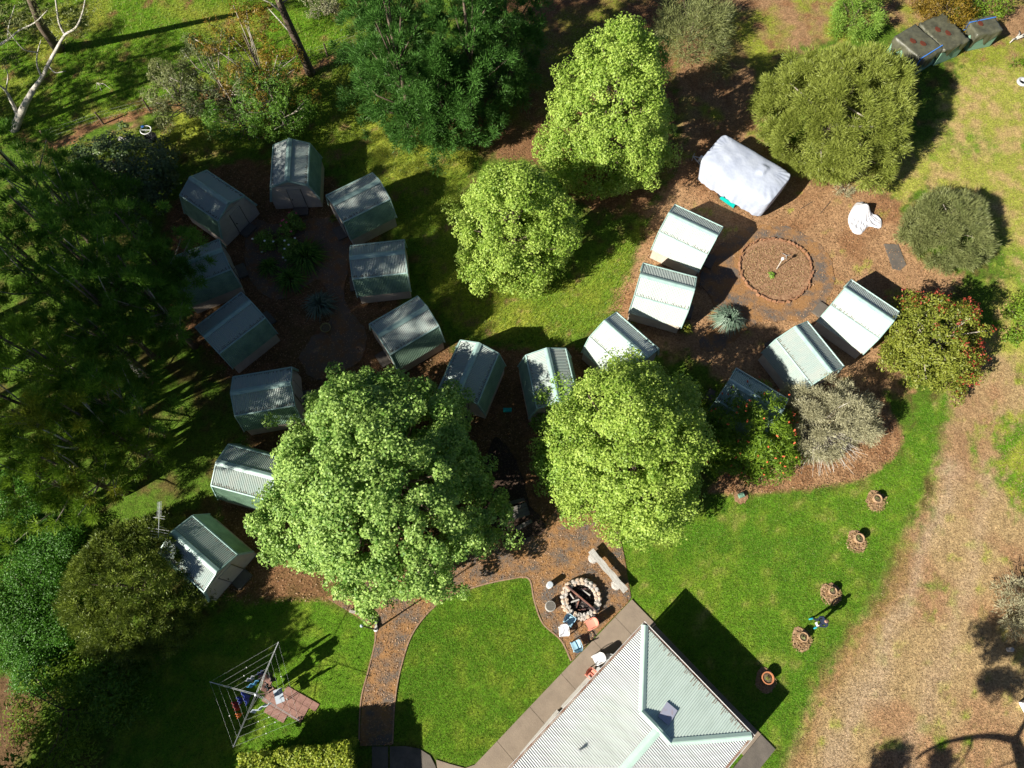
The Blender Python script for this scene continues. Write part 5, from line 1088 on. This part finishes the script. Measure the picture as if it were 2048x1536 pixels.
for i in range(-8, 9):
    for j in range(-8, 9):
        q = cen+np.array([i*.395*ca2-j*.395*sa2, i*.395*sa2+j*.395*ca2])
        if sdist(q[None], pw)[0] > .1:
            o = pbs[cnt % 2] if cnt < 2 else pbs[cnt % 2].copy()
            if cnt >= 2: COL.objects.link(o); o.parent = pav
            o.location = (q[0], q[1], -.012+rng.uniform(-.004, .004)); o.rotation_euler = (0, 0, -a+rng.normal(0, .015)); cnt += 1

# ------------------------------------------------------------------ lamp post, antenna, disc basket, fence, small things
g = U(752, 1259); lp = thing('lamp_post', 'slim dark lamp post at the path corner below the biggest tree', 'lamp post', g)
MB().tube([(0, 0, 0), (0, 0, .8), (0, 0, 4.0)], [.055, .04, .032], 10).build('pole', DARK, lp); MB().lathe([(.03, 3.95), (.07, 4.0), (.08, 4.10), (.04, 4.16), (.01, 4.18)], n=12).build('lantern', GALV, lp)
MB().lathe([(.12, 0), (.12, .06), (.06, .10)], n=10).build('base', WHITE, lp)
for i, (a, b_, lab) in enumerate((((700, 1222), (748, 1236), 'low stone kerb left of the lamp post'), ((751, 1238), (753, 1256), 'short timber sleeper standing at the foot of the lamp post'))):
    p0, p1 = U(*a), U(*b_); c = (p0+p1)/2; d = p1-p0; o = MB().box((0, 0, .08), (float(np.hypot(*d[:2])), .14, .2), jit=.01).build('sleeper' if i else 'kerb', TIMBER if i else STONE); o.location = (c[0], c[1], 0); o.rotation_euler = (0, 0, math.atan2(d[1], d[0])); tag(o, lab, 'sleeper' if i else 'kerb')
g = U(318, 1052, 3.3); an = thing('tv_antenna', 'television antenna with many rods on a mast at the dark shed corner', 'antenna', (g[0], g[1], 0))
MB().tube([(0, 0, 0), (0, 0, 3.35)], .025, 8).build('mast', METAL, an)
bo0 = U(319, 1004, 3.4)-[g[0], g[1], 0]; bo1 = U(317, 1074, 3.2)-[g[0], g[1], 0]; MB().tube([bo0, bo1], .02, 6).build('boom', METAL, an)
bd = bo1-bo0; sdv = unit(np.cross(bd, (0, 0, 1)))
for k in range(17):
    s = k/16; c = bo0+bd*s*(.62 if k < 13 else 1) if k < 13 else bo0+bd*(.70+.08*(k-12)); h = .12 if k < 11 else (.3 if k < 13 else .55-.05*(k-13)); sv = sdv if k < 12 else unit(sdv+np.array([0, .25, 0]))
    MB().bar(c-sv*h, c+sv*h, .013, 4).build('rod', METAL, an)
g = U(313, 292); bk = thing('disc_basket', 'wire target basket on a post in the upper left grass', 'basket', (g[0], g[1], 0))
MB().tube([(0, 0, 0), (0, 0, 1.6)], .03, 8).build('post', METAL, bk); MB().lathe([(.1, .7), (.38, .72), (.42, .95), (.40, .97), (.36, .76), (.08, .74)], n=18).build('tray', DARK, bk)
for k in range(1): MB().tube([(.36*math.cos(t_), .36*math.sin(t_), 1.6) for t_ in np.linspace(0, 2*PI, 25)], .03, 6, False).build('hoop', WHITE, bk)
for k in range(12): MB().bar((.35*math.cos(k*PI/6), .35*math.sin(k*PI/6), 1.58), (.12*math.cos(k*PI/6), .12*math.sin(k*PI/6), .98), .007, 3).build('chain', METAL, bk)
for k in range(4): MB().bar((.36*math.cos(k*PI/2), .36*math.sin(k*PI/2), 1.6), (0, 0, 1.6), .012, 4).build('spoke', METAL, bk)
MB().lathe([(.1, 1.62), (.11, 1.66), (.02, 1.7)], (-.25, .25, 0), 10).build('marker_plate', BLUE, bk)
fe = thing('wire_fence', 'old wire fence on thin posts along the meadow edge', 'fence'); fpx = [(100, 285), (207, 248), (300, 222), (420, 196), (530, 160), (655, 112), (760, 70)]
fpt = [U(*p) for p in fpx]
for q in fpt: MB().tube([q, q+[0, 0, 1.15]], [.07, .06], 7).build('post', BARK, fe)
for a_, b_ in zip(fpt[:-1], fpt[1:]):
    for z_ in (.45, .8, 1.05): MB().bar(a_+[0, 0, z_], b_+[0, 0, z_], .003, 3).build('wire', WIRE, fe)
g = U(249, 279, .1); o = tag(MB().box((0, 0, .1), (.85, .22, .2), rz=-.15, jit=.02).build('timber_block', TIMBER), 'fallen timber block in the grass left of the disc basket', 'timber'); o.location = (g[0], g[1], 0)
g = U(205, 172); o = MB()
for a_, L_ in ((-.3, 1.3), (-.8, .9), (-1.2, .7), (-.5, .6)): o.tube([(0, 0, .08), (L_*.5*math.cos(a_), L_*.5*math.sin(a_), .2), (L_*math.cos(a_-.2), L_*math.sin(a_-.2), .1)], [.03, .02, .008], 4)
o = tag(o.build('fallen_branch', PALEBARK), 'thin bleached branch lying in the meadow', 'branch'); o.location = (g[0]-.4, g[1]+.2, 0)
# bed planks
for i, (qq, lab, h) in enumerate((([(1013, 1018), (1052, 1004), (1060, 1029), (1016, 1044)], 'wide grey plank seat on the dark mulch bed', .45), ([(1000, 1008), (1048, 995), (1050, 1001), (1002, 1015)], 'narrow dark sleeper above the grey plank seat', .2), ([(1030, 1054), (1062, 1038), (1065, 1044), (1035, 1062)], 'narrow dark sleeper below the grey plank seat', .15))):
    c4 = np.array([U(x, y, h)[:2] for x, y in qq]); c = c4.mean(0); o = thing('plank_seat' if i == 0 else 'garden_sleeper', lab, 'bench' if i == 0 else 'sleeper', (c[0], c[1], 0)); c4 = c4-c
    if i == 0:
        for k in range(3):
            f0, f1 = k/3+.015, (k+1)/3-.015; a_ = c4[0]+(c4[3]-c4[0])*f0; b_ = c4[1]+(c4[2]-c4[1])*f0; d_ = c4[1]+(c4[2]-c4[1])*f1; e_ = c4[0]+(c4[3]-c4[0])*f1
            MB().poly([a_, b_, d_, e_], h-.05, h+rng.uniform(-.008, .008)).build('plank', OLDWOOD, o)
        for k in (.2, .8): q = (c4[0]*(1-k)+c4[1]*k+c4[3]*(1-k)+c4[2]*k)/2; MB().box((q[0], q[1], .2), (.1, .5, .4), rz=.3).build('leg', OLDWOOD, o)
    else: MB().poly(c4, 0, h).build('timber', OLDWOOD, o)
g = U(1481, 992); o = thing('valve_box', 'small green irrigation box on bare soil at the lawn edge', 'box', (g[0], g[1], 0)); MB().box((0, 0, .12), (.30, .24, .24), rz=.3).build('lid', GREENP, o)
mm = sheet('mulch_patch', [(1470, 985), (1482, 978), (1494, 986), (1494, 1000), (1482, 1008), (1470, 1000)], .03, BEDSOIL, rough_edge=.02); tag(mm, 'bare soil patch round the green irrigation box', 'soil patch')
g = U(1015, 821); o = tag(MB().box((0, 0, .08), (.5, .22, .16)).build('teal_tub', TEAL), 'small teal tub in the shade between the two shaded sheds', 'tub'); o.location = (g[0], g[1], 0)
g = U(651, 655, .3); o = thing('bowl_planter', 'round yellowish bowl planter at the foot of the shaded bed', 'planter', (g[0], g[1], 0))
MB().lathe([(.14, 0), (.30, .22), (.33, .32), (.30, .32), (.27, .24), (.26, .2)], n=18).build('bowl', mat('bowl', (.30, .26, .10), .6), o); MB().lathe([(.27, .24), (.01, .26)], n=14).build('soil', SOIL_AND_SHADE, o)
# stump snag trunk in the left forest
q = [U(283, 748, -.05), U(266, 728, 1.0), U(243, 702, 2.3)]; sn = thing('dead_stump', 'tall pale broken trunk left of the stained sheds', 'stump'); MB().tube(q, [.30, .22, .17], 9).build('trunk', PALEBARK, sn, True)
print('tris', sum(sum(len(p.vertices)-2 for p in []) for o in bpy.data.objects if o.type == 'MESH'), 'objects', len(bpy.data.objects))
seen = 0
for o in bpy.data.objects:
    if o.type == 'MESH': seen += len(o.data.loops)-2*len(o.data.polygons)
print('triangles total', seen)
